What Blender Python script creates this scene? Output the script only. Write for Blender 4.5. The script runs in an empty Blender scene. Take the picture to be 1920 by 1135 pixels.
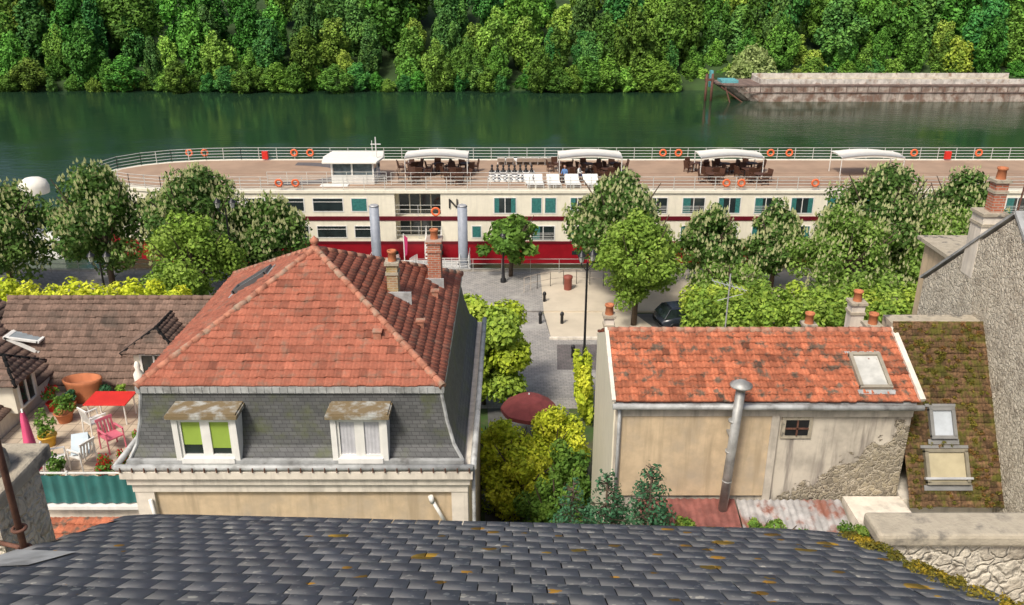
import bpy, math, random
import numpy as np
from mathutils import Vector, Matrix
random.seed(3)
RNG=np.random.default_rng(7)
scene=bpy.context.scene
rad=math.radians
# ------------------------------------------------------------------ helpers
def link(o,parent=None):
    scene.collection.objects.link(o)
    if parent is not None: o.parent=parent
    return o
def group(name):
    e=bpy.data.objects.new(name,None); e.empty_display_size=.3
    return link(e)
class MB:
    def __init__(s): s.v=[]; s.f=[]; s.sm=[]
    def add(s,vs,fs,smooth=False):
        b=len(s.v); s.v+= [tuple(v) for v in vs]
        for f in fs: s.f.append([b+i for i in f]); s.sm.append(smooth)
        return s
    def poly(s,*p): return s.add(p,[list(range(len(p)))])
    def box(s,x0,x1,y0,y1,z0,z1):
        return s.add([(x0,y0,z0),(x1,y0,z0),(x1,y1,z0),(x0,y1,z0),(x0,y0,z1),(x1,y0,z1),(x1,y1,z1),(x0,y1,z1)],
          [(3,2,1,0),(4,5,6,7),(0,1,5,4),(1,2,6,5),(2,3,7,6),(3,0,4,7)])
    def obox(s,c,sz,R=None):
        hx,hy,hz=sz[0]/2,sz[1]/2,sz[2]/2
        vs=[Vector(p) for p in [(-hx,-hy,-hz),(hx,-hy,-hz),(hx,hy,-hz),(-hx,hy,-hz),(-hx,-hy,hz),(hx,-hy,hz),(hx,hy,hz),(-hx,hy,hz)]]
        if R is not None: vs=[R@v for v in vs]
        c=Vector(c); vs=[v+c for v in vs]
        return s.add(vs,[(3,2,1,0),(4,5,6,7),(0,1,5,4),(1,2,6,5),(2,3,7,6),(3,0,4,7)])
    def cyl(s,p0,p1,r0,r1=None,n=10,caps=True):
        if r1 is None: r1=r0
        p0=Vector(p0);p1=Vector(p1);d=(p1-p0).normalized()
        a=d.orthogonal().normalized(); b=d.cross(a)
        vs=[]
        for P,r in((p0,r0),(p1,r1)):
            for i in range(n):
                t=2*math.pi*i/n; vs.append(P+a*(math.cos(t)*r)+b*(math.sin(t)*r))
        base=len(s.v)
        s.add(vs,[(i,(i+1)%n,n+(i+1)%n,n+i) for i in range(n)],n>6)
        if caps: s.add([],[]); s.f.append([base+i for i in range(n)][::-1]); s.sm.append(False); s.f.append([base+n+i for i in range(n)]); s.sm.append(False)
        return s
    def lathe(s,c,prof,n=14,axis=None):
        c=Vector(c); vs=[];m=len(prof)
        for r,z in prof:
            for i in range(n):
                t=2*math.pi*i/n; vs.append(c+Vector((r*math.cos(t),r*math.sin(t),z)))
        fs=[(k*n+i,k*n+(i+1)%n,(k+1)*n+(i+1)%n,(k+1)*n+i) for k in range(m-1) for i in range(n)]
        return s.add(vs,fs,True)
    def torus(s,c,R,r,axis='y',n=16,m=8):
        vs=[]
        for i in range(n):
            t=2*math.pi*i/n
            for j in range(m):
                u=2*math.pi*j/m; q=R+r*math.cos(u); w=r*math.sin(u)
                x,z=q*math.cos(t),q*math.sin(t)
                vs.append((c[0]+x,c[1]+w,c[2]+z) if axis=='y' else (c[0]+x,c[1]+z,c[2]+w))
        fs=[(i*m+j,((i+1)%n)*m+j,((i+1)%n)*m+(j+1)%m,i*m+(j+1)%m) for i in range(n) for j in range(m)]
        return s.add(vs,fs,True)
    def prism(s,pts,z0,z1):
        n=len(pts); vs=[(p[0],p[1],z0) for p in pts]+[(p[0],p[1],z1) for p in pts]
        return s.add(vs,[list(range(n))[::-1],list(range(n,2*n))]+[(i,(i+1)%n,n+(i+1)%n,n+i) for i in range(n)])
    def obj(s,name,mat,parent=None,bevel=0):
        me=bpy.data.meshes.new(name); me.from_pydata(s.v,[],s.f); me.update()
        me.polygons.foreach_set("use_smooth",s.sm)
        if mat: me.materials.append(mat)
        o=bpy.data.objects.new(name,me); link(o,parent)
        if bevel:
            m=o.modifiers.new("b",'BEVEL'); m.width=bevel; m.segments=2; m.limit_method='ANGLE'
        return o
def npmesh(name,V,F4,col,mat,parent=None,smooth=False):
    me=bpy.data.meshes.new(name); V=np.asarray(V,dtype=np.float32); F4=np.asarray(F4,dtype=np.int32)
    k=F4.shape[1]
    me.vertices.add(len(V)); me.loops.add(F4.size); me.polygons.add(len(F4))
    me.vertices.foreach_set("co",V.ravel()); me.loops.foreach_set("vertex_index",F4.ravel())
    me.polygons.foreach_set("loop_start",np.arange(0,F4.size,k,dtype=np.int32))
    me.update(calc_edges=True)
    if col is not None:
        ca=me.color_attributes.new("Col",'FLOAT_COLOR','POINT')
        c=np.ones((len(V),4),dtype=np.float32); c[:,:3]=col; ca.data.foreach_set("color",c.ravel())
    me.materials.append(mat)
    o=bpy.data.objects.new(name,me)
    return link(o,parent)
# ------------------------------------------------------------------ materials
def nodes(name):
    m=bpy.data.materials.new(name); m.use_nodes=True
    nt=m.node_tree; b=nt.nodes["Principled BSDF"]; return m,nt,b
def mixc(nt,f,a,b,mode='MIX'):
    n=nt.nodes.new('ShaderNodeMix'); n.data_type='RGBA'; n.blend_type=mode
    for s,v in((n.inputs[0],f),(n.inputs[6],a),(n.inputs[7],b)):
        if hasattr(v,'links'): nt.links.new(v,s)
        elif isinstance(v,(int,float)): s.default_value=v
        else: s.default_value=(*v[:3],1)
    return n.outputs[2]
def noise(nt,scale,detail=5,vec=None,rough=.6,stretch=None):
    if vec is None:
        tc=nt.nodes.new('ShaderNodeTexCoord'); vec=tc.outputs['Object']
    if stretch:
        mp=nt.nodes.new('ShaderNodeMapping'); mp.inputs['Scale'].default_value=stretch; nt.links.new(vec,mp.inputs[0]); vec=mp.outputs[0]
    n=nt.nodes.new('ShaderNodeTexNoise'); n.inputs['Scale'].default_value=scale; n.inputs['Detail'].default_value=detail; n.inputs['Roughness'].default_value=rough
    nt.links.new(vec,n.inputs['Vector']); return n.outputs['Fac']
def ramp(nt,fac,a,b):
    n=nt.nodes.new('ShaderNodeMapRange'); n.inputs[1].default_value=a; n.inputs[2].default_value=b; n.interpolation_type='SMOOTHSTEP'
    nt.links.new(fac,n.inputs[0]); return n.outputs[0]
def math_(nt,op,a,bb):
    n=nt.nodes.new('ShaderNodeMath'); n.operation=op
    for i,v in enumerate((a,bb)):
        if hasattr(v,'links'): nt.links.new(v,n.inputs[i])
        else: n.inputs[i].default_value=v
    return n.outputs[0]
def bump(nt,b,h,strength=.4,dist=.02):
    n=nt.nodes.new('ShaderNodeBump'); n.inputs['Strength'].default_value=strength; n.inputs['Distance'].default_value=dist
    nt.links.new(h,n.inputs['Height']); nt.links.new(n.outputs[0],b.inputs['Normal'])
def M(name,col,rough=.8,var=.2,scale=2.5,bmp=0,bs=30,metal=0,col2=None,mask=(.45,.7),ms=.9,attr=False,streak=0,spec=.4):
    m,nt,b=nodes(name)
    c=np.array(col[:3]); lo=tuple(c*(1-var)); hi=tuple(np.minimum(c*(1+var),1))
    out=mixc(nt,ramp(nt,noise(nt,scale),.3,.7),lo,hi)
    if col2 is not None: out=mixc(nt,ramp(nt,noise(nt,ms,6),*mask),out,col2)
    if attr:
        a=nt.nodes.new('ShaderNodeAttribute'); a.attribute_name='Col'; out=mixc(nt,1.0,out,a.outputs['Color'],'MULTIPLY')
    if streak: 
        out=mixc(nt,ramp(nt,noise(nt,1.5,4,stretch=(2.5,2.5,.25)),.45,.75),out,tuple(c*(1-streak)))
    nt.links.new(out,b.inputs['Base Color'])
    b.inputs['Roughness'].default_value=rough; b.inputs['Metallic'].default_value=metal
    b.inputs['Specular IOR Level'].default_value=spec
    if bmp: bump(nt,b,noise(nt,bs,6),bmp)
    return m
def leafmat(name,trans=.3,rnd=0.):
    m,nt,b=nodes(name)
    a=nt.nodes.new('ShaderNodeAttribute'); a.attribute_name='Col'; col=a.outputs['Color']
    if rnd:
        oi=nt.nodes.new('ShaderNodeObjectInfo')
        hs=nt.nodes.new('ShaderNodeHueSaturation')
        mr=nt.nodes.new('ShaderNodeMapRange'); mr.inputs[3].default_value=.475; mr.inputs[4].default_value=.53; nt.links.new(oi.outputs['Random'],mr.inputs[0]); nt.links.new(mr.outputs[0],hs.inputs['Hue'])
        fr=math_(nt,'FRACT',math_(nt,'MULTIPLY',oi.outputs['Random'],7.31),0)
        m2=nt.nodes.new('ShaderNodeMapRange'); m2.inputs[3].default_value=1-rnd; m2.inputs[4].default_value=1+rnd*.8; nt.links.new(fr,m2.inputs[0]); nt.links.new(m2.outputs[0],hs.inputs['Value'])
        nt.links.new(col,hs.inputs['Color']); col=hs.outputs[0]
    nt.links.new(col,b.inputs['Base Color']); b.inputs['Roughness'].default_value=.6; b.inputs['Specular IOR Level'].default_value=.15
    if trans:
        t=nt.nodes.new('ShaderNodeBsdfTranslucent'); nt.links.new(mixc(nt,1.,col,(1.0,1.0,.6),'MULTIPLY'),t.inputs[0])
        mx=nt.nodes.new('ShaderNodeMixShader'); mx.inputs[0].default_value=trans
        nt.links.new(b.outputs[0],mx.inputs[1]); nt.links.new(t.outputs[0],mx.inputs[2])
        nt.links.new(mx.outputs[0],nt.nodes['Material Output'].inputs[0])
    return m
def brickmat(name,c1,c2,mortar,bw,bh,ms=.01,rough=.8,floor=False,moss=None,mossr=(.5,.7),bmp=.3,offset=.5,mossscale=1.2):
    m,nt,b=nodes(name)
    tc=nt.nodes.new('ShaderNodeTexCoord'); sp=nt.nodes.new('ShaderNodeSeparateXYZ'); nt.links.new(tc.outputs['Object'],sp.inputs[0])
    cb=nt.nodes.new('ShaderNodeCombineXYZ')
    if floor: nt.links.new(sp.outputs[0],cb.inputs[0]); nt.links.new(sp.outputs[1],cb.inputs[1])
    else:
        ad=nt.nodes.new('ShaderNodeMath'); nt.links.new(sp.outputs[0],ad.inputs[0]); nt.links.new(sp.outputs[1],ad.inputs[1])
        nt.links.new(ad.outputs[0],cb.inputs[0]); nt.links.new(sp.outputs[2],cb.inputs[1])
    br=nt.nodes.new('ShaderNodeTexBrick'); nt.links.new(cb.outputs[0],br.inputs[0])
    br.inputs['Color1'].default_value=(*c1,1); br.inputs['Color2'].default_value=(*c2,1); br.inputs['Mortar'].default_value=(*mortar,1)
    br.inputs['Scale'].default_value=1; br.inputs['Brick Width'].default_value=bw; br.inputs['Row Height'].default_value=bh; br.inputs['Mortar Size'].default_value=ms; br.offset=offset
    out=mixc(nt,.7,br.outputs[0],mixc(nt,1.,br.outputs[0],mixc(nt,noise(nt,3),(.55,.55,.55),(1.45,1.45,1.45)),'MULTIPLY'))
    if moss is not None: out=mixc(nt,ramp(nt,noise(nt,mossscale,7),*mossr),out,moss)
    nt.links.new(out,b.inputs['Base Color']); b.inputs['Roughness'].default_value=rough
    bump(nt,b,math_(nt,'SUBTRACT',1,br.outputs['Fac']),bmp,.01); return m

m_white=M('white_paint',(.76,.75,.70),.5,.06,streak=.12)
m_cream=M('cream_paint',(.80,.75,.60),.45,.04,streak=.1)
m_red=M('red_hull_paint',(.27,.006,.014),.4,.1)
m_dred=M('dark_red_stripe',(.12,.008,.015),.4,.1)
m_deck=M('deck_covering',(.34,.235,.16),.8,.12,scale=.6,streak=0)
m_deckd=M('dark_track',(.12,.11,.11),.8,.1)
m_glass=M('dark_glass',(.02,.03,.03),.08,.3,scale=1.2,spec=.8)
m_teal=M('teal_curtain',(.04,.17,.155),.3,.25,scale=6)
m_steel=M('galvanised_steel',(.45,.46,.46),.5,.15,metal=.3)
m_zinc=M('zinc_sheet',(.40,.41,.40),.55,.2,metal=.1,col2=(.18,.18,.17),mask=(.48,.72),ms=2)
m_pole=M('blue_grey_pile',(.30,.33,.38),.5,.1,streak=.3)
m_brownf=M('brown_rattan',(.08,.035,.02),.6,.3,scale=20)
m_orange=M('orange_plastic',(.75,.15,.05),.4,.05)
m_redp=M('red_plastic',(.6,.03,.02),.4,.08)
m_black=M('black_iron',(.015,.015,.017),.4,.2)
m_plaster=M('beige_render',(.58,.45,.29),.9,.12,bmp=.15,streak=.3,col2=(.42,.35,.26),mask=(.42,.78))
m_pwhite=M('old_white_render',(.70,.64,.54),.85,.1,bmp=.1,streak=.3)
m_fabric=M('canopy_fabric',(.78,.75,.66),.8,.04)
m_bark=M('bark',(.09,.065,.045),.9,.3,scale=8,bmp=.5)
m_tile=M('clay_tile',(.37,.125,.075),.85,.14,scale=14,attr=True,col2=(.25,.145,.10),mask=(.48,.76),ms=3.2,bmp=.25)
m_tile2=M('orange_clay_tile',(.43,.14,.07),.85,.2,scale=11,attr=True,col2=(.14,.10,.07),mask=(.5,.66),ms=3.6,bmp=.25)
m_btile=M('brown_tile',(.21,.14,.105),.85,.2,scale=9,attr=True,col2=(.12,.09,.07),mask=(.5,.7),bmp=.2)
m_brick=brickmat('chimney_brick',(.46,.14,.07),(.34,.10,.05),(.38,.3,.24),.22,.075,.012)
m_ybrick=brickmat('old_brick',(.42,.27,.12),(.32,.14,.07),(.4,.33,.22),.22,.075,.02,moss=(.3,.25,.08))
m_mslate=brickmat('mansard_slate',(.105,.107,.105),(.07,.073,.072),(.03,.03,.03),.2,.1,.006,rough=.6,moss=(.085,.10,.03),mossr=(.48,.75),mossscale=1.1)
m_terrace=brickmat('terrace_tiles',(.52,.43,.31),(.47,.38,.28),(.25,.2,.15),.42,.42,.012,floor=True,offset=0,bmp=.1)
m_paver=brickmat('paving',(.34,.32,.29),(.26,.25,.235),(.15,.14,.13),.3,.2,.01,floor=True,bmp=.1,moss=(.4,.38,.34),mossr=(.5,.75),mossscale=.6)
m_terracotta=M('terracotta',(.45,.16,.07),.8,.15,bmp=.1)
m_stonecap=M('cement_cap',(.42,.37,.28),.95,.2,scale=3,bmp=.6,col2=(.14,.13,.11),mask=(.5,.68),ms=3)
m_asph=M('asphalt',(.12,.12,.115),.9,.15,scale=3,bmp=.2,bs=80)
m_conc=M('plaza_concrete',(.55,.48,.37),.9,.07,scale=.8,bmp=.1,streak=0)
m_earth=M('earth_ground',(.12,.11,.06),.95,.3,scale=.8,col2=(.05,.1,.02),mask=(.4,.6),ms=.3)
m_quay=M('quay_stone',(.3,.27,.22),.9,.2,bmp=.4,streak=.4)
m_rust=M('rusty_iron',(.13,.06,.04),.8,.3,scale=8,bmp=.3)
m_leaf=leafmat('leaves',.28)
m_fleaf=leafmat('forest_leaves',0,.38)
def rubble(name,base,dark,light,scale=4.5,maskfn=None,cover=(.36,.58),bs=.8):
    m,nt,b=nodes(name)
    mt=lambda op,a,bb: math_(nt,op,a,bb)
    tc=nt.nodes.new('ShaderNodeTexCoord')
    nz=nt.nodes.new('ShaderNodeTexNoise'); nz.inputs['Scale'].default_value=5; nt.links.new(tc.outputs['Object'],nz.inputs['Vector'])
    ad=nt.nodes.new('ShaderNodeVectorMath'); ad.operation='MULTIPLY_ADD'; ad.inputs[1].default_value=(.25,.25,.25); nt.links.new(nz.outputs['Color'],ad.inputs[0]); nt.links.new(tc.outputs['Object'],ad.inputs[2])
    vo=nt.nodes.new('ShaderNodeTexVoronoi'); vo.feature='DISTANCE_TO_EDGE'; vo.inputs['Scale'].default_value=scale; nt.links.new(ad.outputs[0],vo.inputs['Vector'])
    vc=nt.nodes.new('ShaderNodeTexVoronoi'); vc.inputs['Scale'].default_value=scale; nt.links.new(ad.outputs[0],vc.inputs['Vector'])
    sp=nt.nodes.new('ShaderNodeSeparateColor'); nt.links.new(vc.outputs['Color'],sp.inputs[0])
    c=mixc(nt,sp.outputs[0],dark,base)
    c=mixc(nt,ramp(nt,vo.outputs[0],.0,.09),light,c)
    c=mixc(nt,ramp(nt,noise(nt,2.5,7),*cover),c,light)
    c=mixc(nt,ramp(nt,noise(nt,11,8),.52,.72),c,tuple(np.array(dark)*.8))
    h=ramp(nt,vo.outputs[0],0,.15); h2=mt('ADD',h,mt('MULTIPLY',noise(nt,12,9),2.))
    if maskfn:
        s3=nt.nodes.new('ShaderNodeSeparateXYZ'); nt.links.new(tc.outputs['Object'],s3.inputs[0])
        x,z=s3.outputs[0],s3.outputs[2]
        th=mt('ADD',mt('MULTIPLY',mt('SUBTRACT',x,8.15),.76),9.65)
        d=mt('ADD',mt('SUBTRACT',th,z),mt('MULTIPLY',mt('SUBTRACT',noise(nt,1.8,7),.5),2.8))
        k=ramp(nt,d,-.02,.06)
        r=mixc(nt,ramp(nt,noise(nt,1.2,6),.35,.7),(.60,.54,.44),(.38,.34,.28))
        r=mixc(nt,ramp(nt,noise(nt,1.6,4,stretch=(2.5,2.5,.25)),.48,.72),r,(.24,.21,.18))
        c=mixc(nt,k,r,c)
        h2=mt('MULTIPLY',h2,k)
    nt.links.new(c,b.inputs['Base Color']); b.inputs['Roughness'].default_value=.95
    bump(nt,b,h2,bs,.05); return m
m_rubble=rubble('rubble_stone',(.56,.50,.39),(.36,.31,.24),(.66,.60,.48),6.5)
m_wallB=rubble('patched_wall',(.42,.36,.25),(.22,.19,.14),(.50,.44,.34),6,maskfn=True,cover=(.5,.75))
# slate with lichen spots
m,nt,b=nodes('slate'); 
a=nt.nodes.new('ShaderNodeAttribute'); a.attribute_name='Col'
c=mixc(nt,1.,a.outputs['Color'],mixc(nt,noise(nt,5,7),(.7,.7,.7),(1.3,1.3,1.3)),'MULTIPLY')
c=mixc(nt,ramp(nt,noise(nt,2.5,6),.48,.8),c,(.32,.31,.27))
tc=nt.nodes.new('ShaderNodeTexCoord'); nz=nt.nodes.new('ShaderNodeTexNoise'); nz.inputs['Scale'].default_value=30; nt.links.new(tc.outputs['Object'],nz.inputs['Vector'])
ad=nt.nodes.new('ShaderNodeVectorMath'); ad.operation='MULTIPLY_ADD'; ad.inputs[1].default_value=(.05,.05,.05); nt.links.new(nz.outputs['Color'],ad.inputs[0]); nt.links.new(tc.outputs['Object'],ad.inputs[2])
sx=nt.nodes.new('ShaderNodeSeparateXYZ'); nt.links.new(tc.outputs['Object'],sx.inputs[0])
right=ramp(nt,sx.outputs[0],-3.0,2.2)
def spots(scale,thr,size,colr,c):
    v=nt.nodes.new('ShaderNodeTexVoronoi'); v.inputs['Scale'].default_value=scale; nt.links.new(ad.outputs[0],v.inputs['Vector'])
    sp=nt.nodes.new('ShaderNodeSeparateColor'); nt.links.new(v.outputs['Color'],sp.inputs[0])
    on=math_(nt,'GREATER_THAN',math_(nt,'ADD',sp.outputs[0],math_(nt,'MULTIPLY',right,.12)),thr)
    rr_=math_(nt,'MULTIPLY',sp.outputs[1],size)
    f=math_(nt,'MULTIPLY',on,math_(nt,'LESS_THAN',v.outputs['Distance'],rr_))
    return mixc(nt,f,c,colr)
c=spots(11,.86,.42,(.60,.57,.48),c); c=spots(24,.88,.5,(.55,.52,.45),c); c=spots(3.4,.95,.42,(.66,.38,.04),c); c=spots(7,.985,.5,(.60,.30,.03),c)
nt.links.new(c,b.inputs['Base Color']); b.inputs['Roughness'].default_value=.7; b.inputs['Specular IOR Level'].default_value=.3; bump(nt,b,noise(nt,25,6),.12,.01); m_slate=m
m_moss=M('mossy_tile',(.17,.10,.05),.95,.45,scale=14,attr=True,col2=(.12,.115,.02),mask=(.45,.62),ms=3.2,bmp=.9,bs=18)
# water
m,nt,b=nodes('river_water'); b.inputs['Base Color'].default_value=(.016,.042,.022,1); b.inputs['Roughness'].default_value=.05; b.inputs['IOR'].default_value=1.33
n1=noise(nt,.9,4,stretch=(.5,1.2,1)); n2=noise(nt,3.,4,stretch=(.6,1.3,1)); n3=ramp(nt,noise(nt,.035,3),.4,.62)
s=nt.nodes.new('ShaderNodeMath'); s.operation='MULTIPLY_ADD'; s.inputs[1].default_value=.35; nt.links.new(n2,s.inputs[0]); nt.links.new(n1,s.inputs[2])
s4=nt.nodes.new('ShaderNodeMapRange'); s4.inputs[3].default_value=.22; nt.links.new(n3,s4.inputs[0])
bump(nt,b,math_(nt,'MULTIPLY',s.outputs[0],s4.outputs[0]),.5,.13); m_water=m

# ------------------------------------------------------------------ foliage
def leafcloud(name,blobs,n,size,pal,mat,parent,flowers=0,fcol=(.5,.52,.3),fsize=.22,rng=RNG,shell=.22,box=False):
    B=np.array(blobs,dtype=float); w=B[:,3]*B[:,4]+B[:,4]*B[:,5]; w/=w.sum()
    idx=rng.choice(len(B),n,p=w)
    d=rng.normal(size=(n,3)); d/=np.linalg.norm(d,axis=1)[:,None]
    r=1-np.abs(rng.normal(size=n))*shell; r=np.clip(r,.1,1.1)
    r*= (1+rng.normal(size=n)*.05)
    P=B[idx,:3]+d*r[:,None]*B[idx,3:6]
    nn=d*1.0+rng.normal(size=(n,3))*.55+np.array([0,0,.35]); nn/=np.linalg.norm(nn,axis=1)[:,None]
    t=np.cross(nn,rng.normal(size=(n,3))); t/=np.linalg.norm(t,axis=1)[:,None]; bt=np.cross(nn,t)
    a=size*(.6+.8*rng.random(n))[:,None]; bw=a*.6
    V=np.stack([P-t*a,P-bt*bw,P+t*a,P+bt*bw],1).reshape(-1,3)
    pal=np.array(pal,dtype=float); bc=pal[rng.integers(0,len(pal),len(B))]
    c=bc[idx]*.65+pal[rng.integers(0,len(pal),n)]*.35; c*=(.65+.7*rng.random(n))[:,None]
    C=np.repeat(c,4,0)
    if flowers:
        fi=rng.choice(len(B),flowers,p=w); d=rng.normal(size=(flowers,3)); d[:,2]=np.abs(d[:,2])*1.0-.25; d/=np.linalg.norm(d,axis=1)[:,None]
        P=B[fi,:3]+d*1.03*B[fi,3:6]; h=fsize*(.7+.6*rng.random(flowers)); ww=h*.3
        up=np.array([0,0,1.])[None]*h[:,None]
        for ang in (0,1.57):
            s=np.array([math.cos(ang),math.sin(ang),0])[None]*ww[:,None]
            V=np.concatenate([V,np.stack([P,P+s+up*.35,P+up*1.2,P-s+up*.35],1).reshape(-1,3)])
            C=np.concatenate([C,np.repeat(np.array(fcol)[None]*(.8+.4*rng.random(flowers))[:,None],4,0)])
    F=np.arange(len(V)).reshape(-1,4)
    return npmesh(name,V,F,C,mat,parent)
def crown_blobs(cx,cy,cz,rx,ry,rz,k,rng,cone=0.,sub=.38):
    out=[(cx,cy,cz,rx*.6,ry*.6,rz*.6)]
    for i in range(k):
        d=rng.normal(size=3); d/=np.linalg.norm(d); q=.5+.35*rng.random()
        zz=d[2]*q; sh=1-cone*max(0,zz)
        s=sub*(.7+.6*rng.random())
        out.append((cx+d[0]*q*rx*sh,cy+d[1]*q*ry*sh,cz+zz*rz*1.02,rx*s,ry*s,rz*s*.85))
    return out
def trunk(mb,x,y,z0,h,r,rng,w):
    mb.cyl((x,y,z0-.2),(x+.1,y,z0+h*.45),r,r*.7,8)
    for i in range(7):
        a=rng.random()*6.28; q=.45+.3*rng.random(); l=w*.32
        zb=z0+h*(.22+.25*rng.random())
        mb.cyl((x,y,zb),(x+math.cos(a)*l,y+math.sin(a)*l,z0+h*q+h*.15),r*.45,r*.12,6)
    mb.cyl((x+.1,y,z0+h*.45),(x,y,z0+h*.85),r*.7,r*.15,6)
def tree(name,x,y,z0,h,w,pal,n,leaf=.2,flowers=0,seed=0,cone=.35,k=34,low=.18,sub=.36,fcol=(.5,.52,.3),fsize=.22):
    rng=np.random.default_rng(seed); g=group(name)
    mb=MB(); trunk(mb,x,y,z0,h,.05*w**.6*1.3,rng,w); mb.obj('trunk',m_bark,g)
    zc=z0+h*(low+(1-low)*.47); rz=h*(1-low)*.5
    leafcloud('crown',crown_blobs(x,y,zc,w*.5,w*.5,rz,k,rng,cone,sub),n,leaf,pal,m_leaf,g,flowers,rng=rng,fcol=fcol,fsize=fsize)
    return g
P_dark=[(.06,.13,.025),(.08,.16,.03),(.10,.2,.04)]
P_mid=[(.12,.23,.035),(.16,.29,.05),(.09,.19,.03)]
P_light=[(.22,.35,.05),(.28,.40,.07),(.16,.27,.04)]
P_yel=[(.56,.62,.04),(.64,.66,.06),(.42,.52,.04)]
P_ygr=[(.38,.50,.06),(.45,.55,.08),(.26,.39,.06)]
P_con=[(.05,.15,.07),(.09,.2,.10),(.06,.16,.08)]

# ------------------------------------------------------------------ terrain, water
def gz(y): return 2.0 if y>=40 else 2.0+(40-y)*.06
mb=MB()
ys=[-400,-60,0,10,15,20,25,30,35,40,48,57.5]; 
for a_,b_ in zip(ys[:-1],ys[1:]):
    xs=np.linspace(-1500,1500,3)
    for x0,x1 in zip(xs[:-1],xs[1:]): mb.poly((x0,a_,gz(max(a_,5))),(x1,a_,gz(max(a_,5))),(x1,b_,gz(max(b_,5))),(x0,b_,gz(max(b_,5))))
mb.poly((-1500,57.5,2),(1500,57.5,2),(1500,57.5,-1.5),(-1500,57.5,-1.5))
mb.obj('ground',m_earth)
MB().poly((-1500,55,0),(1500,55,0),(1500,176,0),(-1500,176,0)).obj('river_water',m_water)
mb=MB()
prev=(163.5,-.5)
for y,z in ((165,.8),(175,4),(200,14),(240,24),(400,45),(2500,60)):
    mb.poly((-2000,prev[0],prev[1]),(2000,prev[0],prev[1]),(2000,y,z),(-2000,y,z)); prev=(y,z)
mb.obj('hills',M('hill_ground',(.03,.06,.015),.95,.4,scale=.3))
MB().box(-120,120,57.1,57.6,-1,2.12).obj('quay_wall',m_quay)
MB().box(2,60,49.8,57.1,1.5,2.12).obj('promenade_pavement',m_conc)
MB().box(-60,2,49.8,57.1,1.5,2.121).obj('promenade_pavement',m_paver)
MB().poly((-60,42.5,2.004),(60,42.5,2.004),(60,49.6,2.004),(-60,49.6,2.004)).obj('riverside_road',m_asph)
MB().poly((2.3,45.8,2.024),(9.2,45.8,2.024),(7.6,49.8,2.024),(2.0,49.8,2.024)).obj('plaza_pavement',m_conc)
MB().poly((-3,37,2.19),(5.0,37,2.19),(6.5,42,2.016),(9.2,45.8,2.016),(2.3,45.8,2.02),(1.9,49.8,2.02),(-3,49.8,2.02),(-3,42,2.018)).obj('cobbled_street',m_paver)
mb=MB()
for a_,b_ in((20,25),(25,30),(30,37)):
    mb.poly((-.9,a_,gz(a_)+.02),(2.6,a_,gz(a_)+.02),(2.8,b_,gz(b_)+.02),(-1.2,b_,gz(b_)+.02))
mb.obj('lane_asphalt',m_asph)
MB().poly((2.4,40.6,2.03),(6.2,40.6,2.03),(8.6,44.9,2.03),(2.6,44.9,2.03)).obj('dark_paving',brickmat('dark_paving',(.15,.13,.125),(.12,.11,.105),(.07,.06,.06),.3,.2,.01,floor=True,bmp=.1))
mb=MB(); mb.box(2.2,9.3,45.6,45.78,2,2.14); mb.box(9.3,60,49.62,49.8,2,2.13); mb.box(-60,-3,49.62,49.8,2,2.13); mb.obj('kerb',m_pwhite)

# ------------------------------------------------------------------ forest
def forest():
    g=group('distant_trees')
    protos=[]
    pals=[[(.10,.235,.03),(.14,.30,.04),(.07,.17,.025)],[(.14,.28,.038),(.18,.34,.05),(.09,.20,.03)],[(.23,.39,.05),(.29,.43,.07),(.16,.29,.04)],[(.06,.17,.04),(.085,.22,.05),(.11,.25,.045)]]
    for i in range(8):
        rng=np.random.default_rng(100+i)
        h=14+3*rng.random(); w=7.5+3*rng.random()
        bl=crown_blobs(0,0,h*.53,w*.5,w*.5,h*.47,64,rng,.45,.2)
        o=leafcloud('crown_kind',bl,6500,.31,pals[(0,3,1,2,0,1,3,0)[i]],m_fleaf,g,rng=rng,shell=.16)
        protos.append(o); o.location=(-140+i*8,172,2)
    rng=np.random.default_rng(5)
    rows=[(166.5,0,6.6,.8),(171,1.5,6.8,.98),(178,4.5,7.2,1.05),(188,9,8.5,1.15)]
    for (y,z,sp,sc) in rows:
        x=-135+rng.random()*4
        while x<150:
            yy=y+rng.normal()*2.2; zz=z+rng.normal()*.8
            if x>33 and y<175: yy+=6
            p=protos[rng.integers(0,8)]
            o=bpy.data.objects.new('crown_tree',p.data); link(o,g)
            s=sc*(.6+.62*rng.random())
            o.location=(x,yy,zz-1); o.scale=(s*(.75+.4*rng.random()),s*(.75+.4*rng.random()),s)
            o.rotation_euler=(0,0,rng.random()*6.28); x+=sp*(.5+.7*rng.random())
    x=-135
    while x<150:
        p=protos[rng.integers(0,8)]; o=bpy.data.objects.new('bank_bush',p.data); link(o,g)
        s=.25+.3*rng.random(); yy=163+rng.normal()*.9+(7 if x>33 else 0)
        o.location=(x,yy,-1.2); o.scale=(s*1.5,s*1.2,s*.9); o.rotation_euler=(0,0,rng.random()*6.28); x+=2.3+2*rng.random()
forest()
tree('willow_bush',45,166,1,7,9,[(.36,.44,.17),(.28,.38,.12)],5000,.3,seed=70,low=.0)
tree('yellow_tree',86,171,1,9,6,P_ygr,4000,.3,seed=71,low=.0,cone=.7)

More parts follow.
